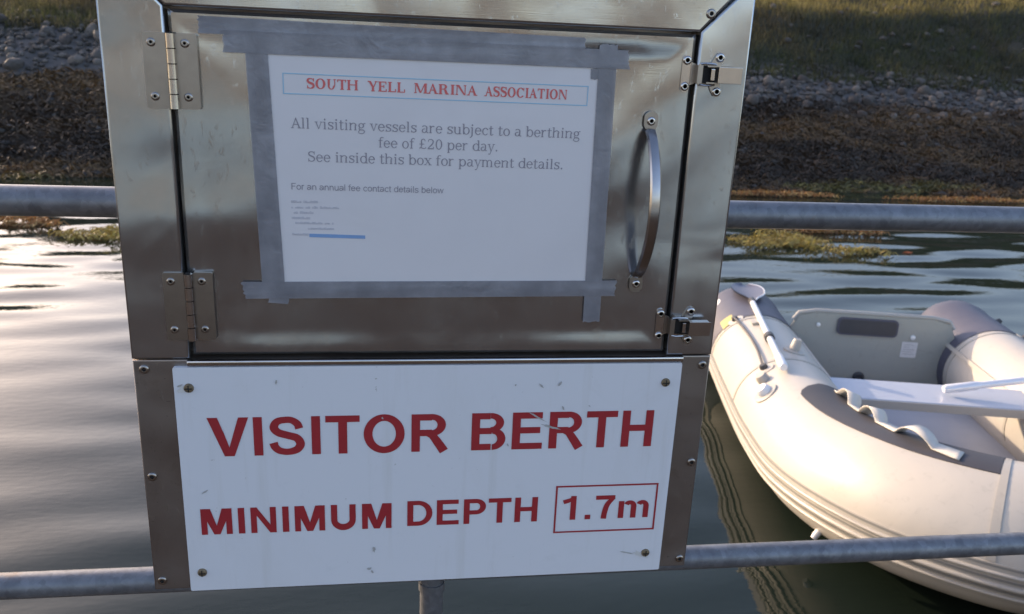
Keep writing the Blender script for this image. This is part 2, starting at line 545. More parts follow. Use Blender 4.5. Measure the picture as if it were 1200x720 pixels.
n = 78000
fx = rng.uniform(-9, 14.5, n)
fy = rng.uniform(8.7, 11.9, n)
fz = ground_z(fx, fy)
keep = (fz > -.05) & (fz < .95 + .12 * vnoise(fx, fy, 91, 3, 1.5))
fx, fy, fz = fx[keep], fy[keep], fz[keep]; n = len(fx)
vv = vnoise(fx * .45, fy * 1.6, 51, 4, 1.1)[:, None]
c0 = np.array([.030, .019, .010]); c1 = np.array([.110, .066, .028]); c2 = np.array([.12, .105, .032])
k1 = np.clip(vv * 2.2 + .3, 0, 1)
yg = np.clip(vnoise(fx * .6, fy * 1.8, 52, 3, .9)[:, None] * 5 - 2.3, 0, 1)
cc = (c0 * (1 - k1) + c1 * k1) * (1 - yg) + c2 * yg
cc *= rng.uniform(.5, 1.6, (n, 1))
tag(fronds(np.stack([fx, fy, fz + .01], -1), rng.uniform(.08, .30, n), rng.uniform(.010, .035, n), cc, 'seaweed_wrack', MAT['frond']), label='brown seaweed covering the foreshore between water and stones')

# ---- cobbles along the top of the beach
def rock_mesh(seed, sub):
    bm = bmesh.new()
    bmesh.ops.create_icosphere(bm, subdivisions=sub, radius=.5)
    r = random.Random(seed)
    ax = [(Vector((r.gauss(0, 1), r.gauss(0, 1), r.gauss(0, 1))).normalized(), r.uniform(.30, .46)) for _ in range(9)]
    sc = Vector((r.uniform(.85, 1.2), r.uniform(.7, 1.0), r.uniform(.5, .8)))
    for v in bm.verts:
        for a, dd in ax:
            q = v.co.dot(a) - dd
            if q > 0: v.co -= a * q * .8
        v.co = Vector((v.co.x * sc.x, v.co.y * sc.y, v.co.z * sc.z))
    V = np.array([v.co[:] for v in bm.verts]); bm.verts.index_update()
    F = np.array([[v.index for v in f.verts] for f in bm.faces])
    bm.free()
    return V, F
protos = [rock_mesh(100 + i, 2) for i in range(10)]
pmeshes = []
for i, (V, F) in enumerate(protos):
    for tn in range(3):
        base = [(1.5, 1.45, 1.45), (.8, .72, .70), (2.6, 2.5, 2.45)][tn]
        me = bpy.data.meshes.new('cobble')
        me.from_pydata(V.tolist(), [], F.tolist())
        ca = me.color_attributes.new("tint", 'FLOAT_COLOR', 'POINT')
        ca.data.foreach_set("color", list(base + (1,)) * len(V))
        me.materials.append(MAT['stone'])
        me.polygons.foreach_set("use_smooth", [i % 4 == 0] * len(F))
        pmeshes.append(me)
def stone_band_y(x, f):
    return 11.55 + .1 * np.sin(x * 1.3) + f * (1.45 + .3 * np.sin(x * .8 + 1)) 
cands = []
for i in range(900):
    x = random.uniform(3.9, 13.6) if i % 4 else random.uniform(-8, 3.9)
    f = random.random()
    y = float(stone_band_y(x, f))
    s = random.choice([.09, .11, .13, .15, .18, .25]) * random.uniform(.85, 1.2)
    if x > 10: s *= .8
    if any((x - a) ** 2 + (y - b) ** 2 < (.36 * (s + c)) ** 2 for a, b, c in cands): continue
    cands.append((x, y, s))
cands.sort(key=lambda q: -q[2])
cands = cands[:290]
for x, y, s in cands:
    o = bpy.data.objects.new('cobble', random.choice(pmeshes))
    COL.objects.link(o)
    o.parent = shore
    o.location = (x, y, float(ground_z(x, y)) + s * .06)
    o.rotation_euler = (random.uniform(-1.2, 1.2), random.uniform(-1.2, 1.2), random.uniform(0, 6.28))
    o.scale = (s, s, s)
sm = [rock_mesh(300 + i, 1) for i in range(8)]
Vs, Fs, Ts = [], [], []; off = 0
for i in range(7000):
    x = random.uniform(-9, 15)
    mode = random.random()
    if mode < .80: y = float(stone_band_y(x, random.gauss(.45, .40))); s = random.uniform(.04, .13)
    elif mode < .93: y = random.uniform(8.4, 11.5); s = random.uniform(.05, .16)
    else: y = random.uniform(13, 17); s = random.uniform(.05, .2)
    if y > 13.3 and random.random() < .5: continue
    V, F = random.choice(sm)
    a = random.uniform(0, 6.28)
    R = np.array([[math.cos(a), -math.sin(a), 0], [math.sin(a), math.cos(a), 0], [0, 0, 1]])
    Vs.append(V @ R.T * s + [x, y, float(ground_z(x, y)) + s * .15]); Fs.append(F + off); off += len(V)
    b = random.choice([.5, .8, 1.0, 1.4, 1.4, 2.2]) * (0.55 if 8 < y < 11.3 else 1)
    Ts.append(np.tile([b * 1.02, b, b], (len(V), 1)))
o = np_mesh('pebbles', np.concatenate(Vs), np.concatenate(Fs), MAT['stone'], None, np.concatenate(Ts))
tag(o, 'small grey stones scattered between the cobbles and on the foreshore', kind='stuff')

# ---- floating weed clumps
def weed_clump(cx, cy, rx, ry, n, cols, label):
    a = rng.random(n) * 6.283; r = np.sqrt(rng.random(n))
    rr = 1 + .35 * np.sin(a * 3 + cx) + .2 * np.sin(a * 5)
    P = np.stack([cx + rx * r * rr * np.cos(a), cy + ry * r * rr * np.sin(a), .012 + .03 * (1 - r) * rng.random(n)], -1)
    C = np.array(cols)[rng.integers(0, len(cols), n)] * rng.uniform(.6, 1.3, (n, 1))
    o = fronds(P - [[0, 0, 0]], rng.uniform(.05, .16, n), rng.uniform(.008, .022, n), C, 'floating_seaweed', MAT['frond'], None, 4, .3, None)
    tag(o, label, 'seaweed', 'clumps of weed floating on the water')
    return o
YG = [(.34, .27, .06), (.26, .19, .045), (.36, .28, .10)]
OR = [(.30, .15, .05), (.22, .10, .03), (.34, .22, .08)]
weed_clump(3.62, 6.25, .42, .30, 620, YG, 'yellow-green weed clump floating just right of the box under the upper rail')
weed_clump(4.35, 6.75, .50, .17, 460, OR, 'orange-brown weed clump floating behind the yellow-green one')
weed_clump(4.15, 5.85, .30, .10, 120, YG, 'sparse trailing weed floating in front of the larger clumps')
weed_clump(-3.0, 6.55, .38, .16, 300, OR, 'brown weed clump floating at the left edge of the photo')
weed_clump(-2.15, 6.15, .30, .20, 320, YG, 'weed clump floating against the left side of the box')
for cx_, cy_, rx_, ry_, n_, cc_, lb in ((4.6, 8.7, .9, .10, 520, OR, 'long orange weed streak floating just off the far shore, nearest the box'),
        (7.2, 8.55, 1.0, .09, 560, OR, 'long orange weed streak floating just off the far shore, middle of three on the right'),
        (9.6, 8.3, .8, .10, 420, YG, 'olive weed streak floating off the far shore at the right edge'),
        (5.6, 7.9, .5, .06, 300, YG, 'thin olive weed strand floating in open water above the upper rail')):
    weed_clump(cx_, cy_, rx_, ry_, n_, cc_, lb)
n_ = 26
o = fronds(np.stack([4.63 + rng.normal(0, .008, n_), 5.88 + rng.normal(0, .008, n_), np.full(n_, .008)], -1), rng.uniform(.03, .06, n_), rng.uniform(.008, .014, n_), np.array([[.42, .13, .05]]) * rng.uniform(.6, 1.2, (n_, 1)), 'floating_seaweed', MAT['frond'], None, 4, .2, None)
tag(o, 'single small orange scrap of weed floating alone', 'seaweed', 'clumps of weed floating on the water')

# ---- pontoon deck behind the railing (under the viewer)
deck = empty('pontoon', (0, -1.0, 0), 'timber decked pontoon that the railing and box stand on', 'pontoon')
mb = MB()
yy = -5.2
while yy < .34:
    mb.box(-7, yy + 1.0, .455, 7, yy + 1.0 + .112, .49, .004)
    yy += .12
o = mb.build('deck_boards', MAT['deck'], deck); o['kind'] = 'stuff'
MB().box(-6.9, -4.15, -.25, 6.9, 1.33, .44, .02).build('float', MAT['pontoon'], deck)

# ================================================================ RAILING
rail = empty('guard_rail', (0.157, .25, .49), 'galvanised two bar pipe railing that carries the box', 'railing')
RX, RY, RZ = .157, .25, .49
def L3(p, o): return (p[0] - o[0], p[1] - o[1], p[2] - o[2])
O = (RX, RY, RZ)
def pipe(name, a, b, r):
    n = 10
    pts = [L3([a[k] + (b[k] - a[k]) * i / n for k in range(3)], O) for i in range(n + 1)]
    return MB().tube(pts, r, 28).build(name, MAT['galv'], rail, True)
pipe('top_rail', (-4.2, RY, 1.460), (4.6, RY, 1.440), .0178)
pipe('lower_rail', (-4.2, RY, .949), (4.6, RY, .927), .0172)
for x in (-1.85, .157, 2.4):
    pipe('post', (x, RY, .492), (x, RY, 1.436), .0165)
    o = MB().box(x - .05 - RX, -.045, .001, x + .05 - RX, .045, .011, .002).build('foot_plate', MAT['galv'], rail)
    MB().tube([L3((x, RY, .905), O), L3((x, RY, .918), O)], .0185, 24).build('collar', MAT['galv'], rail, True)

# ================================================================ STEEL BOX
ZB = 1.6284
BO = (0.143, 0.0, ZB - .55)
box = empty('steel_box', BO, 'stainless steel information box with a latched door, mounted on the railing', 'box')
def B(x, y, z): return (x - BO[0], y, z + ZB - BO[2])
def bbox(mb, x0, y0, z0, x1, y1, z1, bev=0, mi=0):
    a = B(x0, y0, z0); b = B(x1, y1, z1)
    return mb.box(a[0], a[1], a[2], b[0], b[1], b[2], bev, mi)
XL, XR, ZT, ZBOT = -.1375, .4225, .088, -.5255
DL, DR, DT, DB = -.0835, .3725, .0335, -.2722
mb = MB()
bbox(mb, XL + .001, .034, ZBOT + .001, XR - .001, .215, ZT - .001, .003)
mb.build('cabinet', MAT['steel_frame'], box, True)
def plate(name, poly, y0, y1, mat, bev=.0022, parent=box):
    q = [(x - BO[0], z + ZB - BO[2]) for x, z in poly]
    m = MB().prism(q, y0, y1)
    o = m.build(name, mat, parent)
    bm = bmesh.new(); bm.from_mesh(o.data)
    ed = [e for e in bm.edges if e.verts[0].co.y < y0 + 1e-5 and e.verts[1].co.y < y0 + 1e-5]
    bmesh.ops.bevel(bm, geom=ed, offset=bev, segments=4, profile=.5, affect='EDGES')
    bm.to_mesh(o.data); bm.free()
    sm_ = [p.area < 2e-3 and len(p.vertices) < 5 and max(abs(c) for c in p.normal) < .999 for p in o.data.polygons]
    o.data.polygons.foreach_set("use_smooth", sm_)
    return o
g = .0022
g2_ = .0006
ZS = -.2745
plate('left_stile', [(XL, ZS), (DL - g, ZS), (DL - g, DT + g), (XL, DT + g + (DL - g - XL))], 0, .033, MAT['steel_frame'])
plate('right_stile', [(DR + g, ZS), (XR, ZS), (XR, DT + g + (XR - DR - g)), (DR + g, DT + g)], 0, .033, MAT['steel_frame'])
plate('top_frame', [(DL - g + g2_, DT + g), (DR + g - g2_, DT + g), (XR - g2_, ZT), (XL + g2_, ZT)], 0.0004, .033, MAT['steel'])
plate('lower_panel', [(XL + .0004, ZBOT), (XR - .0004, ZBOT), (XR - .0004, ZS - .0012), (XL + .0004, ZS - .0012)], .0006, .033, MAT['steel_dull'], .0015)
# dark rebate behind the door gap
mb = MB(); bbox(mb, DL - g - .002, .026, DB - .004, DR + g + .002, .0338, DT + g + .002)
mb.build('door_rebate', MAT['steel_dull'], box)
def rrect(x0, z0, x1, z1, r, n=5):
    out = []
    for cx, cz, a0 in ((x1 - r, z0 + r, -90), (x1 - r, z1 - r, 0), (x0 + r, z1 - r, 90), (x0 + r, z0 + r, 180)):
        for i in range(n + 1):
            a = rad(a0 + 90 * i / n)
            out.append((cx + r * math.cos(a), cz + r * math.sin(a)))
    return out
_door_old = (lambda *a: None)('door', rrect(DL, DB, DR, DT, .006, 4), .0035, .025, MAT['steel'], .0028)
def pressed_door():
    nx, nz = 150, 105
    u = np.linspace(DL, DR, nx); v = np.linspace(DB, DT, nz)
    U, V_ = np.meshgrid(u, v)
    e = np.minimum(np.minimum(U - DL, DR - U), np.minimum(V_ - DB, DT - V_))
    lip = np.clip(e / .003, 0, 1); lip = np.sqrt(1 - (1 - lip) ** 2)
    dish = np.clip((e - .006) / .020, 0, 1); dish = dish * dish * (3 - 2 * dish)
    y = .0035 + .0025 * (1 - lip) + .0010 * dish
    y += .0011 * vnoise(U, V_, 211, 2, 7.0) * dish + .00030 * vnoise(U, V_, 212, 2, 22.0) * dish
    P = np.stack([U - BO[0], y, V_ + ZB - BO[2]], -1).reshape(-1, 3)
    F = grid_faces(nx, nz).tolist()
    P = P.tolist(); k = len(P)
    ring_ = [i for i in range(nx)] + [nx * j + nx - 1 for j in range(1, nz)] + [nx * (nz - 1) + i for i in range(nx - 2, -1, -1)] + [nx * j for j in range(nz - 2, 0, -1)]
    for i in ring_: P.append([P[i][0], .025, P[i][2]])
    m = len(ring_)
    for i in range(m): F.append([ring_[i], k + i, k + (i + 1) % m, ring_[(i + 1) % m]])
    F.append([k + i for i in range(m)])
    return MB().add(P, F).build('door', MAT['steel'], box, True)
pressed_door()
plate('trim_strip', [(-.088, -.2805), (.392, -.2805), (.392, -.2755), (-.088, -.2755)], -.0045, .001, MAT['fitting'], .0015)

def rivet(x, z, y, r, parent, mat='fitting', name='rivet', h=.0016, hole=.42):
    p = B(x, y, z)
    mb = MB()
    mb.lathe_y(p[0], p[2], [(r, y + .0004), (r, y - h * .35), (r * .86, y - h * .8), (r * .62, y - h), (r * hole, y - h * .92), (r * hole * .92, y + .0), (.00001, y + .0)], 18, [0, 0, 0, 0, 1, 1])
    return mb.build(name, [MAT[mat], MAT['dark_hole']], parent, True)
for x, z in ((.382, .0516), (-.127, -.2845), (-.129, -.3964), (-.129, -.5144), (.414, -.2855), (.415, -.3964), (.415, -.5154)):
    rivet(x, z, .0, .0044, box, 'hinge')

# hinges
def hinge(zt, zb, xo=0):
    h = bpy.data.objects.new('hinge', None); COL.objects.link(h); h.parent = box
    def leaf(x0, x1, y0, y1):
        q = [(x - BO[0], z + ZB - BO[2]) for x, z in rrect(x0, zb, x1, zt, .0015, 2)]
        MB().prism(q, y0, y1).build('leaf', MAT['hinge'], h)
    leaf(-.1035, -.0845, -.0022, .0002)
    leaf(-.0775, -.0605, -.0012, .0036)
    n = 5; L = (zt - zb) / n
    for i in range(n):
        a = zt - L * i - .0004; b = zt - L * (i + 1) + .0004
        MB().tube([B(-.081, -.0035, a), B(-.081, -.0035, b)], .0040, 18).build('knuckle', MAT['fitting'], h, True)
    MB().tube([B(-.081, -.0035, zt + .0006), B(-.081, -.0035, zb - .0006)], .0022, 10).build('pin', MAT['dark_hole'], h, True)
    for x, y in ((-.0965, -.0022), (-.0700, -.0012)):
        for z in (zt - .008, zb + .010):
            rivet(x, z, y, .0036, h, 'hinge', 'screw', .0013, .35)
    return h
hinge(.0145, -.0470)
hinge(-.1910, -.2550)

# toggle latches
def latch(z):
    h = bpy.data.objects.new('latch', None); COL.objects.link(h); h.parent = box
    def q(poly): return [(x - BO[0], zz + ZB - BO[2]) for x, zz in poly]
    # strike plate on the door
    MB().prism(q(rrect(.3608, z - .0165, .3692, z + .0165, .0041)), .0016, .0036).build('strike_plate', MAT['fitting'], h)
    m = MB(); m.prism(q([(.3692, z - .010), (.3735, z - .0085), (.3735, z + .0085), (.3692, z + .010)]), .0008, .0034)
    bbox(m, .3728, -.0075, z - .008, .3742, .002, z + .008)
    bbox(m, .3742, -.0075, z - .008, .3775, -.0062, z + .008)
    m.build('hook', MAT['hinge'], h)
    for dz in (-.0115, .0115): rivet(.3650, z + dz, .0016, .0040, h, 'fitting', 'rivet', .0016, .5)
    # base plate with two ears on the frame
    base = [(.3795, z - .0085), (.3860, z - .0085), (.3895, z - .0155)] + [(.3945 + .0048 * math.cos(a), z - .0150 + .0048 * math.sin(a)) for a in [rad(-120 + 24 * i) for i in range(8)]] + \
           [(.3960, z - .0065), (.3960, z + .0065)] + [(.3945 + .0048 * math.cos(a), z + .0150 + .0048 * math.sin(a)) for a in [rad(-48 + 24 * i) for i in range(8)]] + [(.3895, z + .0155), (.3860, z + .0085), (.3795, z + .0085)]
    MB().prism(q(base), -.0018, .0002).build('base_plate', MAT['hinge'], h)
    for dz in (-.0150, .0150): rivet(.3945, z + dz, -.0018, .0041, h, 'fitting', 'rivet', .0016, .5)
    m = MB()
    for sgn in (-1, 1):
        bbox(m, .3815, -.0082, z + sgn * .0072 - .0006, .3930, -.0019, z + sgn * .0072 + .0006)
    m.build('cheek', MAT['hinge'], h)
    for sgn in (-1, 1):
        MB().tube([B(.3752, -.0052, z + sgn * .0090), B(.3800, -.0060, z + sgn * .0096), B(.3880, -.0056, z + sgn * .0094), B(.3905, -.0050, z + sgn * .0088)], .0009, 8).build('bail_wire', MAT['fitting'], h, True)
    MB().tube([B(.3752, -.0052, z - .0090), B(.3752, -.0052, z + .0090)], .0009, 8).build('bail_wire', MAT['fitting'], h, True)
    m = MB(); bbox(m, .3788, -.0030, z - .0078, .3912, -.0019, z + .0078)
    m.build('shade_plate', MAT['dark_hole'], h)  # flat dark plate, paints the shade between the latch cheeks
    m = MB(); bbox(m, .3850, -.0095, z - .0052, .3885, -.0040, z + .0052, .0006)
    m.build('tongue', MAT['fitting'], h)
    m = MB(); bbox(m, .3908, -.0125, z - .0072, .4130, -.0118, z + .0072, .0003)
    bbox(m, .3912, -.0119, z - .0072, .4110, -.0050, z - .0062); bbox(m, .3912, -.0119, z + .0062, .4110, -.0050, z + .0072)
    m.build('lever', MAT['fitting'], h)
latch(-.0005)
latch(-.2425)

# handle: bowed strap
def handle():
    h = bpy.data.objects.new('handle', None); COL.objects.link(h); h.parent = box
    zt, zb, x = -.044, -.2, .3365
    path = []
    for i in range(33):
        f = i / 32
        z = zt - .009 + (zb + .009 - zt + .009) * f
        y = -.0005 - .033 * math.sin(math.pi * f) ** .72
        path.append((x, y, z))
    V = []; F = []
    wd = .0052
    for i, (px, py, pz) in enumerate(path):
        a = path[max(i - 1, 0)]; b = path[min(i + 1, 32)]
        ty, tz = b[1] - a[1], b[2] - a[2]; l = math.hypot(ty, tz); ny, nz = -tz / l, ty / l
        if ny > 0: ny, nz = -ny, -nz
        th = .0022
        for sx, k in ((-1, .2), (-.72, 1), (0, 1.25), (.72, 1), (1, .2), (1, -.4), (.7, -1), (-.7, -1), (-1, -.4)):
            V.append(B(px + sx * wd, py + ny * th * k, pz + nz * th * k))
    n = 9
    for i in range(32):
        for k in range(n):
            F.append((i * n + k, i * n + (k + 1) % n, (i + 1) * n + (k + 1) % n, (i + 1) * n + k))
    F.append(tuple(range(n))); F.append(tuple(32 * n + k for k in range(n)))
    MB().add(V, F).build('grip', MAT['grip'], h, True)
    for z in (zt, zb):
        q = [(a - BO[0], b + ZB - BO[2]) for a, b in rrect(x - .0066, z - .0088, x + .0066, z + .0088, .0062)]
        MB().prism(q, .0012, .0036).build('mount', MAT['hinge'], h)
        rivet(x, z, .0012, .0040, h, 'fitting', 'rivet', .0018, .45)
handle()

# ================================================================ LETTERING
def arc(cx, cy, rx, ry, a0, a1, wx, wy, n=18):
    o = []; i_ = []
    for k in range(n + 1):
        a = rad(a0 + (a1 - a0) * k / n)
        o.append((cx + rx * math.cos(a), cy + ry * math.sin(a)))
        i_.append((cx + (rx - wx) * math.cos(a), cy + (ry - wy) * math.sin(a)))
    return o + i_[::-1]
def rc(x0, y0, x1, y1): return [(x0, y0), (x1, y0), (x1, y1), (x0, y1)]
def rib(pts, wd, n=10):
    P = [pts[0]] + list(pts) + [pts[-1]]
    W = wd if isinstance(wd, (list, tuple)) else [wd] * len(pts)
    W = [W[0]] + list(W) + [W[-1]]
    C = []
    for i in range(1, len(P) - 2):
        for k in range(n):
            t = k / n
            f = lambda a, b, c, d: .5 * (2 * b + (c - a) * t + (2 * a - 5 * b + 4 * c - d) * t * t + (3 * b - a - 3 * c + d) * t ** 3)
            C.append((f(*[p[0] for p in P[i - 1:i + 3]]), f(*[p[1] for p in P[i - 1:i + 3]]), W[i] + (W[i + 1] - W[i]) * t))
    C.append((P[-1][0], P[-1][1], W[-1]))
    l, r = [], []
    for i, (x, y, ww) in enumerate(C):
        a = C[max(i - 1, 0)]; b = C[min(i + 1, len(C) - 1)]
        dx, dy = b[0] - a[0], b[1] - a[1]; m = math.hypot(dx, dy) or 1
        l.append((x - dy / m * ww / 2, y + dx / m * ww / 2)); r.append((x + dy / m * ww / 2, y - dx / m * ww / 2))
    return l + r[::-1]

def bold(ch):
    C = 716
    D = {
     'V': (667, [[(2, C), (166, C), (262, 425), (338, 165), (338, 0), (254, 0)], [(665, C), (502, C), (414, 425), (338, 165), (338, 0), (414, 0)]]),
     'I': (278, [rc(68, 0, 214, C)]),
     'T': (611, [rc(22, C - 122, 590, C), rc(233, 0, 379, C)]),
     'E': (667, [rc(73, 0, 219, C), rc(73, 0, 620, 121), rc(73, C - 121, 608, C), rc(73, 310, 576, 430)]),
     'H': (722, [rc(73, 0, 218, C), rc(504, 0, 649, C), rc(73, 312, 649, 434)]),
     'M': (833, [rc(71, 0, 206, C), rc(629, 0, 764, C), [(71, C), (288, C), (484, 0), (350, 0)], [(764, C), (547, C), (350, 0), (484, 0)]]),
     'N': (722, [rc(74, 0, 209, C), rc(512, 0, 647, C), [(74, C), (215, C), (647, 0), (502, 0)]]),
     'U': (722, [rc(72, 270, 217, C), rc(500, 270, 645, C), arc(358.5, 290, 286.5, 302, 180, 360, 145, 178, 28)]),
     'O': (778, [arc(389, 358, 345, 370, 0, 180, 148, 126, 30), arc(389, 358, 345, 370, 180, 360, 148, 126, 30)]),
     'D': (722, [rc(73, 0, 219, C), rc(73, 0, 340, 121), rc(73, C - 121, 340, C), arc(338, 358, 348, 358, -90, 90, 148, 121, 30)]),
     'B': (722, [rc(73, 0, 218, C), rc(73, 0, 420, 122), rc(73, C - 119, 400, C), rc(73, 312, 430, 430), arc(405, 527, 238, 189, -90, 90, 140, 106, 22), arc(440, 214, 238, 214, -90, 90, 146, 112, 22)]),
     'P': (667, [rc(73, 0, 218, C), rc(73, C - 121, 380, C), rc(73, 270, 380, 391), arc(380, 493, 242, 223, -90, 90, 146, 118, 22)]),
     'R': (722, [rc(73, 0, 218, C), rc(73, C - 121, 420, C), rc(73, 299, 420, 419), arc(420, 507, 240, 209, -90, 90, 144, 110, 22), rib([(330, 330), (430, 300), (520, 180), (635, 0)], [60, 130, 150, 160])]),
     'S': (667, [rib([(536, 492), (508, 575), (420, 645), (310, 656), (180, 625), (124, 520), (190, 425), (340, 370), (490, 315), (549, 205), (490, 100), (345, 58), (210, 82), (135, 150), (108, 232)], [135, 128, 120, 116, 124, 140, 136, 134, 138, 144, 132, 118, 124, 134, 140])]),
     '1': (556, [rc(258, 0, 395, 719), [(395, 719), (284, 719), (258, 640), (258, 520)], rib([(300, 660), (210, 585), (79, 540)], [40, 120, 120])]),
     '.': (278, [rc(72, 0, 210, 137)]),
     '7': (556, [rc(42, 582, 518, 706), rib([(480, 640), (340, 440), (285, 230), (262, 0)], [110, 132, 136, 138])]),
     'm': (889, [rc(64, 0, 201, 519), rc(376, 0, 513, 350), rc(687, 0, 824, 350), arc(345, 350, 168, 181, 0, 150, 137, 118, 16), arc(656, 350, 168, 181, 0, 150, 137, 118, 16)]),
     ' ': (278, []),
    }
    return D[ch]

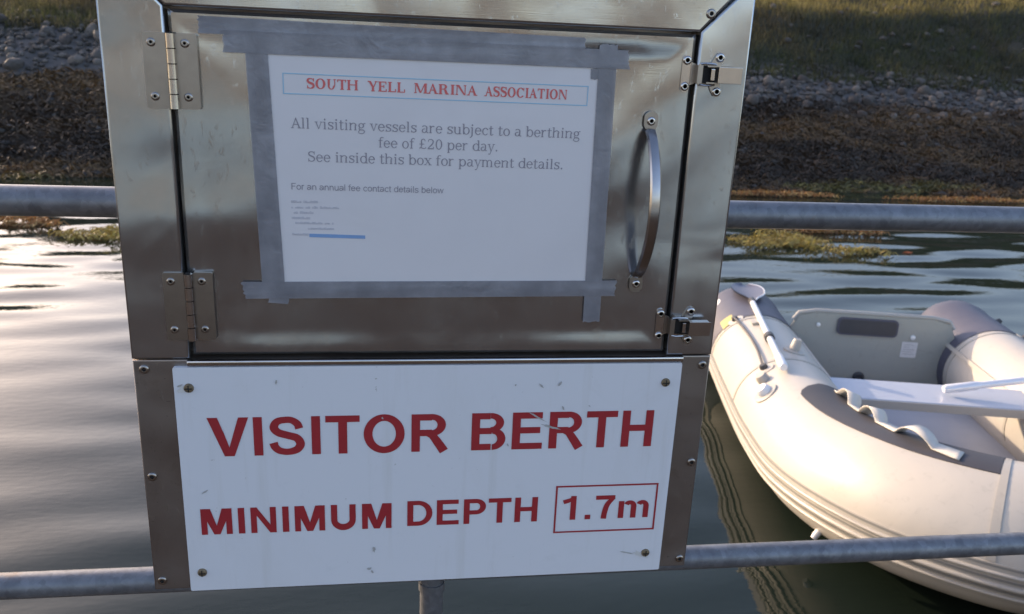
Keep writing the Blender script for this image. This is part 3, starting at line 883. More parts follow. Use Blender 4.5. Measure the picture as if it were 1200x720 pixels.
def serif(ch, st=92, th=42, sw=48):
    """Bookman-like glyph from stems, arcs and slabs"""
    X = 485; C = 680; A = 700
    def foot(x, y=0, w=None, up=True):      # slab centred on a stem whose left edge is x
        w = w or sw
        return rc(x - w, y, x + st + w, y + th) if up else rc(x - w, y - th, x + st + w, y)
    s2 = st / 2
    G = {
     'A': (700, [[(20 + s2, 0), (20 + s2 + th + 6, 0), (360, 600), (330, C)], [(330 - th / 2, C), (345 + th / 2, C), (655, 0), (655 - st * 1.15, 0)], rc(170, 220, 520, 220 + th), rc(0, 0, 200, th), rc(470, 0, 715, th)]),
     'S': (600, [rib([(490, 560), (440, 630), (300, 660), (160, 620), (110, 520), (170, 420), (310, 360), (450, 300), (510, 190), (460, 80), (310, 22), (170, 50), (90, 150)], [th, th, th, st * .9, st, st, st * 1.1, st * 1.1, st, st * .9, th, th, th]), rc(478, 470, 478 + th, C), rc(70, 0, 70 + th, 210)]),
     'O': (760, [arc(375, 340, 340, 355, 0, 180, st * 1.1, th, 22), arc(375, 340, 340, 355, 180, 360, st * 1.1, th, 22)]),
     'C': (700, [arc(375, 340, 340, 355, 38, 322, st * 1.1, th, 28), rc(600, 450, 600 + th, C)]),
     'U': (740, [rc(110, 250, 110 + st, C), rc(560, 250, 560 + th, C), arc(356, 260, 246, 275, 180, 360, st * .8, th, 20), foot(110, C, None, False), rc(500, C - th, 680, C)]),
     'T': (660, [rc(285, 0, 285 + st, C), rc(30, C - th, 630, C), foot(285), rc(30, 500, 30 + th, C), rc(630 - th, 500, 630, C)]),
     'H': (800, [rc(90, 0, 90 + st, C), rc(600, 0, 600 + st, C), rc(90, 330, 640, 330 + th), foot(90), foot(600), foot(90, C, None, False), foot(600, C, None, False)]),
     'Y': (700, [rc(305, 0, 305 + st, 300), [(60, C), (60 + st * 1.2, C), (305 + st, 270), (305, 270)], [(630, C), (630 - th * 1.2, C), (305 + s2, 270), (305 + st, 270)], foot(305), rc(10, C - th, 240, C), rc(500, C - th, 700, C)]),
     'E': (660, [rc(90, 0, 90 + st, C), rc(40, 0, 610, th), rc(40, C - th, 590, C), rc(90, 330, 450, 330 + th), rc(610 - th, 0, 610, 190), rc(590 - th, 500, 590, C), rc(450 - th, 250, 450, 450)]),
     'L': (620, [rc(90, 0, 90 + st, C), rc(40, 0, 580, th), foot(90, C, None, False), rc(580 - th, 0, 580, 220)]),
     'M': (900, [rc(100, 0, 100 + th, C), rc(700, 0, 700 + st, C), [(100, C), (100 + st, C), (430 + s2, 30), (430 - s2 * .4, 30)], [(700 + s2, C), (700, C), (430, 30), (430 + th, 30)], rc(40, 0, 200, th), foot(700), rc(40, C - th, 190, C), rc(700, C - th, 860, C)]),
     'N': (780, [rc(100, 0, 100 + th, C), rc(640, 0, 640 + th, C), [(100, C), (100 + st * 1.2, C), (640 + th, 0), (640 - st * .3, 0)], rc(40, 0, 210, th), rc(40, C - th, 190, C), rc(570, C - th, 740, C)]),
     'R': (740, [rc(90, 0, 90 + st, C), rc(40, C - th, 380, C), rc(90, 320, 400, 320 + th), arc(380, 340 + 170, 210, 190 - 20, -90, 90, st, th, 18), [(380, 340), (380 + st, 340), (640 + st * .3, 0), (640 - st, 0)], foot(90), rc(560, 0, 720, th)]),
     'I': (380, [rc(145, 0, 145 + st, C), foot(145), foot(145, C, None, False)]),
     'a': (560, [rc(360, 60, 360 + st, 340), arc(240, 330, 212, 168, 0, 150, st, th, 14), arc(220, 140, 180, 152, 60, 360, st, th, 20), rib([(405, 90), (440, 20), (530, 30)], [st, th, th])]),
     'b': (600, [rc(80, 0, 80 + st, A), arc(320, 240, 250, 255, -180, 180, st, th, 30)[:0] or arc(320, 240, 240, 252, 0, 180, st, th), arc(320, 240, 240, 252, 180, 360, st, th), rc(20, A - th, 80 + st, A)]),
     'd': (610, [rc(440, 0, 440 + st, A), arc(290, 240, 250, 252, 0, 180, st, th), arc(290, 240, 250, 252, 180, 360, st, th), rc(370, A - th, 440, A), rc(440, 0, 600, th)]),
     'e': (540, [arc(275, 240, 235, 252, 0, 180, st, th), arc(275, 240, 235, 252, 180, 325, st, th), rc(60, 235, 505, 235 + th)]),
     'f': (380, [rc(120, 0, 120 + st, 560), arc(290, 540, 170, 168, 40, 180, st, th, 14), rc(30, X - th, 330, X), foot(120)]),
     'g': (560, [arc(250, 320, 200, 172, 0, 180, st, th), arc(250, 320, 200, 172, 180, 360, st, th), rib([(140, 175), (100, 90), (200, 50), (400, 30), (480, -70), (380, -180), (220, -200), (80, -150), (70, -60), (160, 20)], [th, th, st * .8, st * .8, st * .7, th, th, th, th, th]), rib([(400, 420), (470, 480), (545, 460)], [th, th, th * 1.3])]),
     'h': (640, [rc(80, 0, 80 + st, A), rc(430, 0, 430 + st, 330), arc(300 + s2, 310, 176 + s2, 185, 0, 155, st, th, 14), foot(80), foot(430), rc(20, A - th, 80, A)]),
     'i': (330, [rc(115, 0, 115 + st, X), rc(50, X - th, 115, X), foot(115), arc(115 + s2, 630, 60, 60, 0, 180, 59, 59, 10), arc(115 + s2, 630, 60, 60, 180, 360, 59, 59, 10)]),
     'l': (330, [rc(115, 0, 115 + st, A), rc(50, A - th, 115, A), foot(115)]),
     'j': (320, [rc(115, -60, 115 + st, X), rc(50, X - th, 115, X), rib([(115 + s2, -50), (90, -160), (0, -190)], [st, st * .7, th * 1.4]), arc(115 + s2, 630, 60, 60, 0, 180, 59, 59, 10), arc(115 + s2, 630, 60, 60, 180, 360, 59, 59, 10)]),
     'c': (520, [arc(275, 240, 235, 252, 45, 322, st, th, 24), arc(415, 380, 45, 45, 0, 360, 44, 44, 10)]),
     'x': (560, [[(50, X), (50 + st * 1.2, X), (520, 0), (520 - st * 1.2, 0)], [(470, X), (470 + th, X), (95, 0), (95 - th, 0)], rc(10, X - th, 210, X), rc(370, X - th, 540, X), rc(10, 0, 180, th), rc(350, 0, 560, th)]),
     'm': (940, [rc(80, 0, 80 + st, X), rc(400, 0, 400 + st, 330), rc(720, 0, 720 + st, 330), arc(290, 310, 110 + st, 185, 0, 150, st, th, 14), arc(610, 310, 110 + st, 185, 0, 150, st, th, 14), foot(80), foot(400), foot(720), rc(20, X - th, 80, X)]),
     'n': (640, [rc(80, 0, 80 + st, X), rc(430, 0, 430 + st, 330), arc(300 + s2, 310, 176 + s2, 185, 0, 155, st, th, 14), foot(80), foot(430), rc(20, X - th, 80, X)]),
     'o': (560, [arc(280, 240, 245, 252, 0, 180, st, th), arc(280, 240, 245, 252, 180, 360, st, th)]),
     'p': (610, [rc(80, -210, 80 + st, X), arc(320, 240, 240, 252, 0, 180, st, th), arc(320, 240, 240, 252, 180, 360, st, th), foot(80, -210), rc(20, X - th, 80, X)]),
     'r': (470, [rc(80, 0, 80 + st, X), arc(300, 300, 175, 190, 50, 165, th * 1.3, th * 1.3, 12), foot(80), rc(20, X - th, 80, X)]),
     's': (480, [rib([(390, 390), (330, 455), (230, 468), (120, 430), (95, 350), (170, 285), (300, 235), (395, 165), (380, 70), (250, 18), (130, 40), (75, 110)], [th, th, th, st * .8, st * .9, st, st, st * .9, st * .8, th, th, th]), rc(385, 340, 385 + th, X), rc(55, 0, 55 + th, 140)]),
     't': (380, [rc(115, 100, 115 + st, 620), rc(25, X - th, 340, X), rib([(115 + s2, 120), (170, 25), (270, 18), (350, 80)], [st, st * .8, th, th])]),
     'u': (640, [rc(80, 150, 80 + st, X), rc(430, 0, 430 + st, X), arc(300, 170, 220, 182, 180, 330, st, th, 14), rc(20, X - th, 80, X), rc(370, X - th, 430, X), rc(430, 0, 600, th)]),
     'v': (560, [[(50, X), (50 + st * 1.1, X), (300, 0), (260, 0)], [(500, X), (500 - th, X), (265, 30), (300, 0)], rc(5, X - th, 210, X), rc(390, X - th, 560, X)]),
     'y': (560, [[(50, X), (50 + st * 1.1, X), (310, 20), (265, 20)], [(500, X), (500 - th, X), (210, -150), (250, -150)], rib([(230, -145), (180, -205), (90, -190)], [th, th, th * 1.6]), rc(5, X - th, 210, X), rc(390, X - th, 560, X)]),
     '.': (290, [arc(140, 55, 60, 60, 0, 180, 59, 59, 10), arc(140, 55, 60, 60, 180, 360, 59, 59, 10)]),
     '2': (600, [rib([(90, 500), (150, 630), (290, 660), (430, 610), (470, 500), (400, 340), (220, 170), (80, 40)], [th, th, th, st * .8, st, st, th * 1.4, th]), rc(70, 0, 520, st * .8), rc(520 - th, 0, 520, 170)]),
     '0': (620, [arc(305, 335, 245, 345, 0, 180, st, th), arc(305, 335, 245, 345, 180, 360, st, th)]),
     '£': (640, [rib([(500, 520), (470, 620), (360, 660), (250, 600), (230, 450), (250, 280), (200, 120), (90, 40)], [th, th, th, st * .8, st, st, st * .7, th]), rc(80, 300, 440, 300 + th), rib([(90, 50), (220, 80), (380, 30), (530, 50), (560, 130)], [st * .7, st * .7, st * .7, st * .6, th])]),
     ' ': (300, []),
    }
    return G[ch]

def sans(ch, st=62):
    X = 519; C = 716; A = 716
    G = {
     'F': (611, [rc(90, 0, 90 + st + 12, C), rc(90, C - st, 560, C), rc(90, 340, 500, 340 + st)]),
     'o': (556, [arc(278, 260, 245, 270, 0, 180, st, st), arc(278, 260, 245, 270, 180, 360, st, st)]),
     'r': (333, [rc(65, 0, 65 + st, X), rib([(90, 330), (140, 440), (240, 490), (330, 480)], st)]),
     'a': (556, [rc(430, 60, 430 + st, 350), arc(270, 350, 222, 180, 0, 160, st, st), arc(230, 150, 195, 162, 0, 180, st, st), arc(230, 150, 195, 162, 180, 360, st, st)]),
     'n': (556, [rc(65, 0, 65 + st, X), rc(430, 0, 430 + st, 330), arc(290, 320, 202, 210, 0, 165, st, st)]),
     'u': (556, [rc(65, 190, 65 + st, X), rc(430, 0, 430 + st, X), arc(266, 200, 201, 212, 180, 350, st, st)]),
     'l': (222, [rc(65, 0, 65 + st, A)]),
     'f': (278, [rc(88, 0, 88 + st, 590), arc(250, 590, 162, 138, 70, 180, st, st), rc(10, X - st, 260, X)]),
     'e': (556, [arc(278, 260, 240, 270, 0, 180, st, st), arc(278, 260, 240, 270, 180, 330, st, st), rc(60, 235, 516, 235 + st)]),
     'c': (500, [arc(270, 260, 235, 270, 35, 325, st, st, 24)]),
     't': (278, [rc(85, 80, 85 + st, 660), rc(10, X - st, 260, X), rib([(116, 100), (150, 30), (250, 28)], st)]),
     'd': (556, [rc(430, 0, 430 + st, A), arc(270, 260, 232, 270, 0, 180, st, st), arc(270, 260, 232, 270, 180, 360, st, st)]),
     'b': (556, [rc(65, 0, 65 + st, A), arc(292, 260, 232, 270, 0, 180, st, st), arc(292, 260, 232, 270, 180, 360, st, st)]),
     'i': (222, [rc(65, 0, 65 + st, X), rc(65, 630, 65 + st, 716)]),
     's': (500, [rib([(430, 380), (380, 460), (250, 490), (110, 450), (90, 350), (170, 290), (330, 240), (420, 170), (400, 70), (260, 25), (110, 50), (50, 140)], st)]),
     'w': (722, [[(5, X), (5 + st, X), (225, 0), (165, 0)], [(165, 0), (225, 0), (392, X), (330, X)], [(330, X), (392, X), (560, 0), (500, 0)], [(500, 0), (560, 0), (720, X), (720 - st, X)]]),
     ' ': (278, []),
    }
    return G[ch]

def word(name, text, glyph, x0, z0, cap, y, mat, parent, origin, width=None, capunits=716, rot=0.0, **kw):
    """flat print: every glyph a union of its strokes"""
    k = cap / capunits
    adv = sum(glyph(c, **kw)[0] for c in text)
    sx = (width / (adv * k)) if width else 1.0
    V = []; F = []; pen = 0
    cr, sr = math.cos(rot), math.sin(rot)
    for c in text:
        a, polys = glyph(c, **kw)
        vs = []; fs = []
        for p in polys:
            b = len(vs)
            q = [Vector((float(u), float(v))) for u, v in p]
            ar = sum(q[i].x * q[(i + 1) % len(q)].y - q[(i + 1) % len(q)].x * q[i].y for i in range(len(q)))
            if ar < 0: q = q[::-1]
            vs += q; fs.append(list(range(b, b + len(q))))
        if vs:
            ov, oe, of, _, _, orf = delaunay_2d_cdt(vs, [], fs, 0, 1e-3)
            b = len(V)
            for v in ov:
                lx = (pen + v.x) * k * sx; lz = v.y * k
                V.append((x0 + lx * cr - lz * sr - origin[0], y - origin[1], z0 + lx * sr + lz * cr - origin[2]))
            for f, of_ in zip(of, orf):
                if of_: F.append([b + i for i in f][::-1])
        pen += a
    me = bpy.data.meshes.new(name)
    me.from_pydata(V, [], F)
    bm = bmesh.new(); bm.from_mesh(me)
    for f in bm.faces:
        if f.normal.y > 0: f.normal_flip()
    bm.to_mesh(me); bm.free()
    return link(name, me, mat, parent)

# ================================================================ SIGN
SO = (.146, -.001, ZB - .5287)
sign = empty('berth_sign', SO, 'white VISITOR BERTH sign with red lettering screwed below the steel door', 'sign')
q = [(x - SO[0], z + ZB - SO[2]) for x, z in rrect(-.1015, -.5287, .3937, -.2835, .0015, 2)]
mb = MB().prism(q, -.0035, .0014)
o = mb.build('panel', MAT['sign'], sign)
YS = -.0050
def W(text, x0, zb, cap, width=None): return word('lettering', text, bold, x0, zb + ZB, cap, YS, MAT['red'], sign, SO, width)
W('VISITOR', -.0742, -.3764, .0412, .2325)
W('BERTH', .1765, -.3764, .0412, .1970)
W('MINIMUM', -.0895, -.4632, .0292, .1935)
W('DEPTH', .1140, -.4617, .0292, .1420)
W('1.7m', .2770, -.4614, .0285, .1000)
def ring(x0, z0, x1, z1, wd):
    V = [(x0, z0), (x1, z0), (x1, z1), (x0, z1), (x0 + wd, z0 + wd), (x1 - wd, z0 + wd), (x1 - wd, z1 - wd), (x0 + wd, z1 - wd)]
    return V, [(0, 1, 5, 4), (1, 2, 6, 5), (2, 3, 7, 6), (3, 0, 4, 7)]
V, F = ring(.2715, -.4770, .3825, -.4203, .0019)
MB().add([(x - SO[0], YS - SO[1], z + ZB - SO[2]) for x, z in V], F).build('printed_border', MAT['red'], sign)
for i, (x, z) in enumerate(((-.088, -.3040), (.378, -.3044), (-.089, -.5070), (.376, -.5060))):
    p = (x - SO[0], z + ZB - SO[2])
    mb = MB()
    mb.lathe_y(p[0], p[1], [(.0046, -.0034), (.0046, -.0045), (.0036, -.0058), (.0018, -.0062), (.00001, -.0062)], 16)
    mb.box(p[0] - .0034, -.0066, p[1] - .0005, p[0] + .0034, -.0061, p[1] + .0005, 0, 1)
    mb.box(p[0] - .0005, -.00655, p[1] - .0034, p[0] + .0005, -.0061, p[1] + .0034, 0, 1)
    mb.build('screw', [MAT['rust'], MAT['dark_hole']], sign)
def blot(x, z, rx, rz, seed, mat, ang=0, y=None, dy=0):
    r = random.Random(seed); n = 18; P = []
    for k in range(n):
        a = 2 * math.pi * k / n
        s = r.uniform(.55, 1.15)
        u, v = rx * s * math.cos(a), rz * s * math.sin(a)
        P.append((x + u * math.cos(ang) - v * math.sin(ang) - SO[0], YS - .0001 - dy - SO[1], z + u * math.sin(ang) + v * math.cos(ang) + ZB - SO[2]))
    P.append((x - SO[0], YS - .0001 - dy - SO[1], z + ZB - SO[2]))
    MB().add(P, [(k, (k + 1) % n, n) for k in range(n)]).build('dirt_mark', MAT[mat], sign, False, True)
blot(.371, -.5075, .010, .0035, 3, 'smear', -.4)
blot(.355, -.5050, .009, .0010, 4, 'smudge', -.2)
blot(-.094, -.3055, .0050, .0035, 5, 'smear', .5)
blot(-.096, -.3015, .0030, .0011, 6, 'smudge', .4)
blot(.247, -.3405, .012, .0011, 8, 'smudge', -.55, dy=.00012)
blot(.262, -.3520, .013, .0014, 9, 'smudge', -.3, dy=.00012)
blot(.273, -.3310, .0030, .0009, 10, 'smudge', -1.2, dy=.00012)
for i, (x, z, a, b) in enumerate(((.083, -.4880, .0016, .0034), (.078, -.5110, .0030, .0016), (.081, -.5145, .0012, .0022), (-.081, -.4150, .0040, .0009), (.249, -.3060, .0009, .0035), (.268, -.3045, .0032, .0012), (.223, -.3050, .0013, .0008), (-.008, -.2990, .0025, .0010), (.086, -.3075, .0009, .0009), (.086, -.2965, .0007, .0012), (.218, -.3710, .0018, .0009), (.092, -.3385, .0016, .0010), (.300, -.3290, .0014, .0006))):
    blot(x, z, a, b, 20 + i, 'smudge', .2 * i, dy=.00024)

KS = .9934
sign.scale = (KS, 1, KS)
sign.location = (EYE[0] + (SO[0] - EYE[0]) * KS - .0008, SO[1], EYE[2] + (SO[2] - EYE[2]) * KS)

# ================================================================ NOTICE
NO = (.143, .003, ZB - .2)
notice = empty('paper_notice', NO, 'white marina association notice taped to the steel door', 'notice')
def N_(x, y, z): return (x - NO[0], y - NO[1], z + ZB - NO[2])
YP = .0024
def sheet(name, corners, y, mat, th=.0003, nx=24, nz=16, wave=.0, parent=None, seed=1):
    (ax, az), (bx_, bz), (cx, cz), (dx, dz) = corners      # TL TR BR BL
    V = []; F = []
    r = random.Random(seed); p1, p2 = r.random() * 6, r.random() * 6
    for j in range(nz + 1):
        for i in range(nx + 1):
            u, v = i / nx, j / nz
            x = (ax * (1 - u) + bx_ * u) * (1 - v) + (dx * (1 - u) + cx * u) * v
            z = (az * (1 - u) + bz * u) * (1 - v) + (dz * (1 - u) + cz * u) * v
            if name == 'tape_strip' and (i in (0, nx) if nx > nz else j in (0, nz)):
                jx, jz = r.uniform(-.0011, .0011), r.uniform(-.0011, .0011)
                x, z = (x + jx, z) if nx > nz else (x, z + jz)
            V.append(N_(x, y - wave * (.5 + .5 * math.sin(9 * u + p1 + 3 * v)) * (.5 + .5 * math.sin(6 * v + p2)), z))
    for j in range(nz):
        for i in range(nx):
            a = j * (nx + 1) + i
            F.append((a, a + nx + 1, a + nx + 2, a + 1))
    me = bpy.data.meshes.new(name); me.from_pydata(V, [], F)
    o = link(name, me, mat, parent or notice, False)
    so_ = o.modifiers.new('thick', 'SOLIDIFY'); so_.thickness = th; so_.offset = 1 if False else -1
    return o
sheet('sheet', ((-.0075, .0045), (.2900, .0065), (.2925, -.2030), (-.0005, -.2050)), YP, MAT['paper'], .0003)
YT = YP - .0012
sheet('tape_strip', ((-.0405, .0190), (.3095, .0170), (.3112, .0008), (-.0400, .0008)), YT, MAT['tape'], .0002, 40, 9, .0004, None, 3)
sheet('tape_strip', ((-.0225, .0040), (-.0040, .0040), (.0028, -.2035), (-.0175, -.2035)), YT + .0004, MAT['tape'], .0002, 9, 30, .0003, None, 4)
sheet('tape_strip', ((-.0360, -.2000), (.3165, -.1968), (.3160, -.2125), (-.0330, -.2162)), YT, MAT['tape'], .0002, 40, 9, .0004, None, 5)
sheet('tape_strip', ((.2830, .0210), (.2995, .0215), (.3030, -.2395), (.2862, -.2395)), YT + .0004, MAT['tape'], .0002, 9, 30, .0003, None, 6)
sheet('tape_strip', ((.2765, .0010), (.2845, .0010), (.2848, -.0085), (.2768, -.0085)), YT + .0006, MAT['tape'], .0002, 2, 2, 0, None, 7)
sheet('tape_strip', ((-.0130, -.2120), (.0060, -.2135), (.0055, -.2215), (-.0130, -.2200)), YT + .0006, MAT['tape'], .0002, 3, 2, 0, None, 8)
sheet('tape_strip', ((-.0590, .0290), (.2700, .0262), (.2700, .0170), (-.0590, .0150)), YT + .0007, MAT['tape'], .0002, 40, 9, .0003, None, 9)
YI = YP - .00035
V, F = ring(.0075, -.0315, .2755, -.0140, .0007)
MB().add([N_(x, YI, z - (x - .0075) * .004) for x, z in V], F).build('printed_border', MAT['hblue'], notice)
def S(text, x0, zb, cap, width, mat='ink', rot=-.006, fn=serif, cu=680, **kw):
    return word('lettering', text, fn, x0, zb + ZB, cap, YI, MAT[mat], notice, NO, width, cu, rot, **kw)
S('SOUTH', .0270, -.0262, .0086, .0440, 'hred', -.006, st=150, th=62)
S('YELL', .0790, -.0266, .0086, .0330, 'hred', -.006, st=150, th=62)
S('MARINA', .1190, -.0268, .0086, .0560, 'hred', -.006, st=150, th=62)
S('ASSOCIATION', .1815, -.0272, .0086, .0750, 'hred', -.006, st=150, th=62)
S('All visiting vessels are subject to a berthing', .0130, -.0603, .0090, .2580, st=84, th=46)
S('fee of £20 per day.', .0880, -.0750, .0090, .1080, st=84, th=46)
S('See inside this box for payment details.', .0262, -.0890, .0090, .2310, st=84, th=46)
S('For an annual fee contact details below', .0110, -.1142, .0058, .1360, 'ink', -.006, sans, 716, st=78)
# the contact block is too faint to read: rows of faded marks
rr = random.Random(5)
def marks(x0, z, x1, h=.0019):
    mb = MB(); x = x0
    while x < x1:
        wd = rr.uniform(.0008, .0019)
        if rr.random() < .14: x += .0018; continue
        hh = h * rr.uniform(.55, 1.15)
        V, F = ring(0, 0, wd, hh, min(wd, hh) * .28)
        mb.add([N_(x + a, YI, z + b) for a, b in V], F)
        x += wd + .0004
    mb.build('faint_writing', MAT['fine_ink'], notice, False, False)
for z, a, b in ((-.1262, .0110, .0340), (-.1312, .0110, .0515), (-.1360, .0110, .0300), (-.1410, .0110, .0260), (-.1455, .0140, .0480), (-.1505, .0250, .0480), (-.1560, .0110, .0240)):
    marks(a, z, b)
MB().add([N_(x, YI, z) for x, z in ((.0260, -.1575), (.0760, -.1585), (.0760, -.1553), (.0260, -.1543))], [(0, 1, 2, 3)]).build('highlighted_line', MAT['hilite'], notice)

# ================================================================ DINGHY
DO = Vector((2.50, 3.10, 0.0)); DR_ = rad(-12.25)
boat = empty('inflatable_dinghy', DO, 'pale grey inflatable dinghy with dark tube ends moored beyond the railing', 'dinghy', DR_)
CT = [(-.56,.02,.215),(-.56,-.4,.215),(-.56,-.8,.218),(-.555,-1.2,.23),(-.52,-1.53,.25),(-.40,-1.83,.295),(-.18,-2.02,.325),(0,-2.05,.335)]
CT = CT + [(-x, y, z) for x, y, z in CT[-2::-1]]
def cat(P, n):
    P = [Vector(p) for p in P]
    P = [P[0] * 2 - P[1]] + P + [P[-1] * 2 - P[-2]]
    out = []
    for i in range(1, len(P) - 2):
        for k in range(n):
            t = k / n; a, b, c, d = P[i - 1:i + 3]
            out.append(.5 * (2 * b + (c - a) * t + (2 * a - 5 * b + 4 * c - d) * t * t + (3 * b - a - 3 * c + d) * t ** 3))
    out.append(P[-2])
    return out
CL = cat(CT, 14)
cum = [0]
for i in range(1, len(CL)): cum.append(cum[-1] + (CL[i] - CL[i - 1]).length)
TOT = cum[-1]
TR = .218
def cl(s):
    s = max(0, min(TOT, s)); 
    import bisect
    i = min(max(bisect.bisect_left(cum, s), 1), len(cum) - 1)
    f = (s - cum[i - 1]) / (cum[i] - cum[i - 1])
    p = CL[i - 1].lerp(CL[i], f)
    a = CL[max(i - 2, 0)]; b = CL[min(i + 1, len(CL) - 1)]
    t0 = (CL[i] - CL[i - 1]).normalized()
    t = (b - a).normalized()
    return p, t
def frame(s):
    p, t = cl(s)
    th = Vector((t.x, t.y, 0)).normalized()
    out = Vector((th.y, -th.x, 0))       # outboard
    if out.dot(Vector((p.x, p.y + 1.0, 0))) < 0: out = -out
    up = out.cross(t).normalized()
    if up.z < 0: up = -up
    return p, t, out, up
def surf(s, phi, off=0.0, r=None):       # phi: 0 outboard, 90 top, 180 inboard
    p, t, o, u = frame(s)
    rr = (r or TR) + off
    return p + (o * math.cos(rad(phi)) + u * math.sin(rad(phi))) * rr
def patch(name, s0, s1, p0, p1, off, mat, ns=14, np_=10, th=.004, parent=boat, sfun=None, r=None):
    V = []; F = []
    for lay in (off, off - th):
        for i in range(ns + 1):
            for j in range(np_ + 1):
                u, v = i / ns, j / np_
                s = s0 + (s1 - s0) * u; ph = p0 + (p1 - p0) * v
                if sfun: s, ph = sfun(u, v)
                V.append(surf(s, ph, lay, r))
    m = np_ + 1; N = (ns + 1) * m
    for i in range(ns):
        for j in range(np_):
            a = i * m + j
            F.append((a, a + 1, a + m + 1, a + m)); F.append((N + a, N + a + m, N + a + m + 1, N + a + 1))
    for i in range(ns):
        F.append((i * m, i * m + m, N + i * m + m, N + i * m)); a = i * m + np_
        F.append((a, N + a, N + a + m, a + m))
    for j in range(np_):
        F.append((j, N + j, N + j + 1, j + 1)); a = ns * m + j
        F.append((a, a + 1, N + a + 1, N + a))
    return MB().add(V, F).build(name, MAT[mat] if isinstance(mat, str) else mat, parent, True)
# tube
nseg = 170; nr = 40
V = []; F = []
for i in range(nseg + 1):
    s = TOT * i / nseg
    for k in range(nr): V.append(surf(s, 360 * k / nr))
for i in range(nseg):
    for k in range(nr):
        F.append((i * nr + k, i * nr + (k + 1) % nr, (i + 1) * nr + (k + 1) % nr, (i + 1) * nr + k))
MB().add(V, F).build('tube', MAT['pvc'], boat, True)
# stern cones with rounded ends
for side in (-1, 1):
    V = []; F = []
    prof = [(.37, .003), (.0, .003), (-.05, -.002), (-.11, -.022), (-.16, -.055), (-.20, -.096), (-.225, -.135), (-.238, -.175), (-.243, -.2175)]
    for a, (dy, dr) in enumerate(prof):
        for k in range(nr):
            q = 2 * math.pi * k / nr
            r = TR + dr
            V.append((side * .56 + r * math.cos(q), .02 - dy, .215 + r * math.sin(q) + max(0, -dy) * .25))
    for i in range(len(prof) - 1):
        for k in range(nr):
            F.append((i * nr + k, i * nr + (k + 1) % nr, (i + 1) * nr + (k + 1) % nr, (i + 1) * nr + k))
    F.append(tuple((len(prof) - 1) * nr + k for k in range(nr)))
    MB().add(V, F).build('tube_end', MAT['pvc_dark'], boat, True)
# rubbing strake: base band, three ribs
patch('rubbing_strake', .02, TOT - .02, -30, 4, .004, 'pvc2', 150, 6, .006)
for ph, rr_ in ((-23, .0065), (-13, .009), (-3, .0065)):
    pts = [surf(.03 + (TOT - .06) * i / 150, ph, .006) for i in range(151)]
    MB().tube(pts, rr_, 10).build('strake_rib', MAT['pvc2'], boat, True)
for ph in (-18, -8, 2.5):
    patch('strake_groove', .02, TOT - .02, ph - .9, ph + .9, .0062, 'strake_line', 150, 2, .002)
# chamber seams across the tube near the bow
for sc in (.40, .98, TOT / 2 - .20, TOT / 2 + .20, TOT - .98, TOT - .40):
    patch('seam_tape', sc - .009, sc + .009, 5, 200, .0025, 'pvc2', 3, 30, .003)
# floor, transom, bench
V = []; F = []
rows = 16
for i in range(rows + 1):
    y = -.28 - 1.56 * i / rows
    hw = .50 if y > -1.3 else .50 * math.sqrt(max(0.02, 1 - ((-y - 1.3) / .60) ** 2.2))
    for j in range(9):
        x = -hw + 2 * hw * j / 8
        V.append((x, y, .075 + .012 * math.cos(math.pi * x / .6) + (.08 * max(0, (-y - 1.2)) if y < -1.2 else 0)))
for i in range(rows):
    for j in range(8):
        a = i * 9 + j; F.append((a, a + 1, a + 10, a + 9))
fl = MB().add(V, F).build('floor', MAT['floor'], boat, True, False)
m_ = fl.modifiers.new('thick', 'SOLIDIFY'); m_.thickness = .03; m_.offset = -1
for x in (.10, .135): MB().tube([(x, -1.78, .13), (x, -1.2, .092), (x, -.75, .090), (x, -.3, .090)], .005, 8).build('floor_batten', MAT['pvc2'], boat, True)
MB().box(-.17, -1.13, .0895, -.05, -1.115, .0925, .001).build('floor_slot', MAT['blackp'], boat)
tr_poly = [(-.43, .02), (.43, .02), (.43, .20), (.395, .36), (.365, .425), (.28, .445), (-.28, .445), (-.365, .425), (-.395, .36), (-.43, .20)]
mb = MB(); mb.prism(tr_poly, -.285, -.255)
o = mb.build('transom', MAT['transom'], boat)
bm = bmesh.new(); bm.from_mesh(o.data)
bmesh.ops.bevel(bm, geom=[e for e in bm.edges if abs(e.verts[0].co.y - e.verts[1].co.y) < 1e-5], offset=.004, segments=2, affect='EDGES'); bm.to_mesh(o.data); bm.free()
MB().tube([(-.385, -.27, .4), (-.36, -.27, .437), (-.28, -.27, .452), (0, -.27, .452), (.28, -.27, .452), (.36, -.27, .437), (.385, -.27, .4)], .011, 10).build('transom_trim', MAT['pvc2'], boat, True)
MB().prism(rrect(-.175, .345, .115, .432, .022), -.2965, -.2852).build('motor_pad', MAT['pvc_dark'], boat)
MB().prism(rrect(-.166, .353, .106, .424, .018), -.2985, -.2966).build('motor_pad_rim', MAT['blackp'], boat)
MB().prism(rrect(.150, .245, .225, .325, .004), -.2872, -.2853).build('sticker', MAT['sticker'], boat)
for k in range(5):
    MB().box(.158, -.2878, .262 + k * .012, .158 + (.058, .042, .055, .03, .05)[k], -.28725, .2645 + k * .012).build('sticker_line', MAT['smudge'], boat)
MB().lathe_y(-.03, .125, [(.028, -.2852), (.028, -.292), (.018, -.297), (.015, -.291), (.00001, -.291)], 18).build('drain_plug', MAT['blackp'], boat, True)
MB().lathe_y(.195, .350, [(.012, -.2852), (.012, -.291), (.006, -.294), (.00001, -.294)], 14).build('bolt', MAT['whitep'], boat, True)
MB().lathe_y(-.265, .385, [(.010, -.2852), (.010, -.290), (.005, -.293), (.00001, -.293)], 14).build('bolt', MAT['whitep'], boat, True)
MB().box(-.45, -1.135, .330, .45, -.925, .360, .005).build('bench', MAT['thwart'], boat)
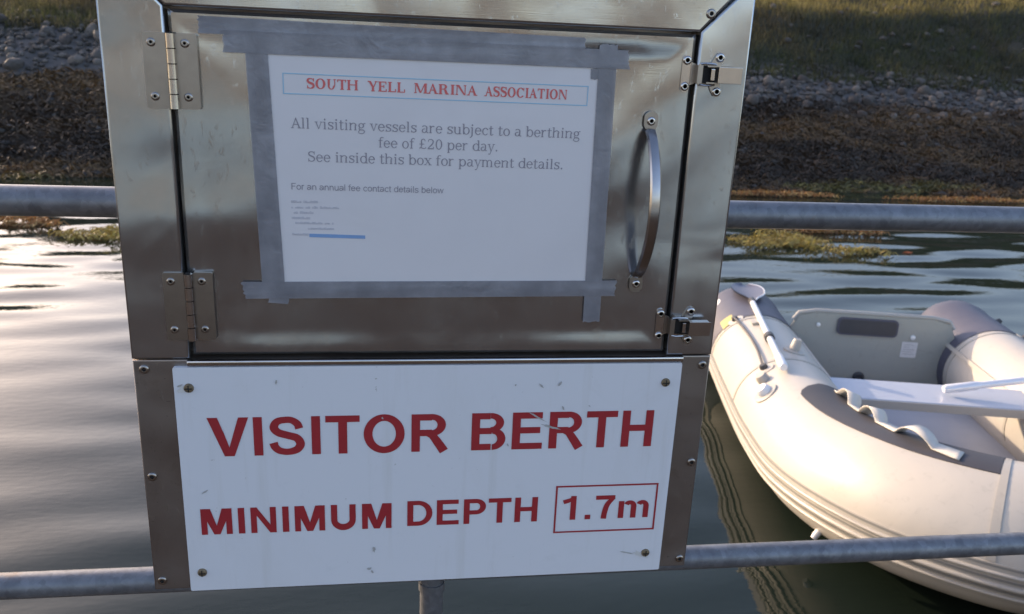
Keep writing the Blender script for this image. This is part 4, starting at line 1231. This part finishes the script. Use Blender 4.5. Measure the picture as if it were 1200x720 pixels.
MB().box(-.44, -1.1405, .323, .44, -1.1355, .357, .001).build('bench_edge', MAT['pvc2'], boat)
for side in (-1, 1):
    MB().box(side * .40 - .035, -1.11, .29, side * .40 + .035, -.95, .329, .008).build('bench_bracket', MAT['pvc2'], boat)
    # inboard welt strip along the tube where the bench slides
    pts = [(side * .385, -.30 - 1.0 * i / 12, .30) for i in range(13)]
    s0, s1 = (.30, 1.30) if side < 0 else (TOT - 1.30, TOT - .30)
    patch('bench_track', s0, s1, 148, 153, .012, 'pvc2', 24, 3, .012)

# grab handles: dark patch plus looped webbing
def grab(s0, s1, a, b, c, flip):
    def sf(u, v):
        s = s0 + (s1 - s0) * u
        w_ = (1 - u) if flip else u
        lo = 70 + 4 * w_ + 26 * max(0, 1 - w_ / .12) ** 2
        hi = 118 + 14 * math.sin(math.pi * w_)
        return s, lo + (hi - lo) * v
    patch('grab_patch', s0, s1, 0, 0, .003, 'patch_dark', 28, 12, .004, boat, sf)
    N = 54; V = []; F = []
    for i in range(N + 1):
        u = i / N
        s = a + (b - a) * u
        lift = .006 + .034 * max(0, math.sin(math.pi * 6 * u - .9)) ** .5 * (1 if 0 < u < 1 else 0)
        w_ = (1 - u) if flip else u
        cc_ = c + 14 - 30 * w_ ** 1.6
        for dph in (-6.6, 6.6):
            V.append(surf(s, cc_ + dph, lift))
    for i in range(N): F.append((2 * i, 2 * i + 1, 2 * i + 3, 2 * i + 2))
    o = MB().add(V, F).build('grab_strap', MAT['web'], boat, True, False)
    k = o.modifiers.new('thick', 'SOLIDIFY'); k.thickness = .003
grab(1.27, 2.15, 1.33, 2.05, 99, False)
grab(TOT - 2.15, TOT - 1.27, TOT - 2.05, TOT - 1.33, 99, True)

def disc_on(s, ph, r, h, mat, name, n=18, prof=None, parent=boat):
    p, t, o, u = frame(s)
    nrm = o * math.cos(rad(ph)) + u * math.sin(rad(ph))
    c = p + nrm * TR
    a = t; b = nrm.cross(a)
    prof = prof or [(1, -.012), (1, h * .5), (.75, h), (0.001, h)]
    V = []; F = []
    for rr2, hh in prof:
        for k in range(n):
            q = 2 * math.pi * k / n
            V.append(c + a * math.cos(q) * r * rr2 + b * math.sin(q) * r * rr2 + nrm * hh)
    for i in range(len(prof) - 1):
        for k in range(n): F.append((i * n + k, i * n + (k + 1) % n, (i + 1) * n + (k + 1) % n, (i + 1) * n + k))
    return MB().add(V, F).build(name, MAT[mat], parent, True)
# left tube fittings (mirrored ones on the right)
for side in (-1, 1):
    S_ = (lambda s: s) if side < 0 else (lambda s: TOT - s)
    disc_on(S_(.01), 42, .040, .004, 'whitep', 'ring_patch')
    disc_on(S_(.01), 42, .016, .030, 'blackp', 'ring_mount')
    for s in (.37, 1.03):
        disc_on(S_(s), 57, .040, .004, 'pvc', 'rope_patch')
        disc_on(S_(s), 57, .017, .022, 'blackp', 'rope_eyelet')
    pts = [surf(S_(.37 + .66 * i / 20), 57 + 5 * math.sin(math.pi * i / 20), .018 - .008 * math.sin(math.pi * i / 20)) for i in range(21)]
    MB().tube(pts, .0055, 8).build('lifeline', MAT['rope'], boat, True)
    disc_on(S_(1.22), 44, .050, .006, 'pvc2', 'valve_patch')
    disc_on(S_(1.22), 44, .030, .030, 'whitep', 'valve')
    disc_on(S_(1.12), 50, .026, .028, 'pvc2', 'valve_tab')
    disc_on(S_(.86), 100, .045, .006, 'pvc2', 'oarlock_patch')
    disc_on(S_(.86), 100, .022, .055, 'pvc2', 'oarlock')
patch('maker_label', .28, .38, 38, 56, .0045, 'label', 6, 6, .003)
patch('clip', .45, .51, 72, 84, .012, 'pvc2', 4, 4, .012)
disc_on(TOT / 2 - .66, -46, .012, .03, 'whitep', 'bow_eyelet')

# oars, each resting on a tube in its oarlock
def boat_world(p):
    c, s_ = math.cos(DR_), math.sin(DR_)
    return Vector((DO.x + p[0] * c - p[1] * s_, DO.y + p[0] * s_ + p[1] * c, p[2]))
def oar(tip, butt, label, name='oar', up=Vector((0, 0, 1))):
    tip, butt = Vector(tip), Vector(butt)
    mid = (tip + butt) / 2
    o = empty(name, mid, label, 'oar', 0, 'oars of the dinghy')
    d = (butt - tip); L = d.length; d.normalize()
    side = d.cross(up).normalized(); n = side.cross(d).normalized()
    t = tip - mid; b = butt - mid
    sh = t + d * .30
    MB().tube([sh, b - d * .14], .0145, 14).build('shaft', MAT['oar'], o, True)
    MB().tube([b - d * .145, b - d * .13, b - d * .01, b], [.0150, .0185, .0185, .014], 14).build('grip', MAT['oar'], o, True)
    MB().tube([sh - d * .02, sh + d * .03], .0175, 14).build('collar', MAT['blackp'], o, True)
    MB().tube([b - d * .40, b - d * .36], .022, 14).build('stopper', MAT['blackp'], o, True)
    V = []; F = []; N = 16
    wd = [0.02, .055, .070, .078, .082, .084, .084, .082, .080, .076, .070, .062, .052, .040, .030, .022, .016]
    for lay in (.003, -.003):
        for i in range(N + 1):
            c = t + d * (.32 * i / N)
            for j in (-1, -.5, 0, .5, 1):
                V.append(c + side * wd[i] * j + n * (lay + .014 * (j * j)))
    for i in range(N):
        for j in range(4):
            a = i * 5 + j; K = 5 * (N + 1)
            F.append((a, a + 1, a + 6, a + 5)); F.append((K + a, K + a + 5, K + a + 6, K + a + 1))
    MB().add(V, F).build('blade', MAT['blade'], o, True)
    for j in (-1,):
        pts = [t + d * (.32 * i / N) + side * wd[i] * j + n * .014 for i in range(N + 1)]
        MB().tube(pts, .004, 6).build('blade_rim', MAT['oar'], o, True)
    return o
oar(boat_world((-.55, .14, .440)), boat_world((-.635, -1.12, .462)), 'alloy oar lying along the left tube with its blade over the dark tube end')
oar(boat_world((1.32, -.93, .60)), boat_world((.03, -1.04, .385)), 'alloy oar reaching in over the right tube behind the bench')
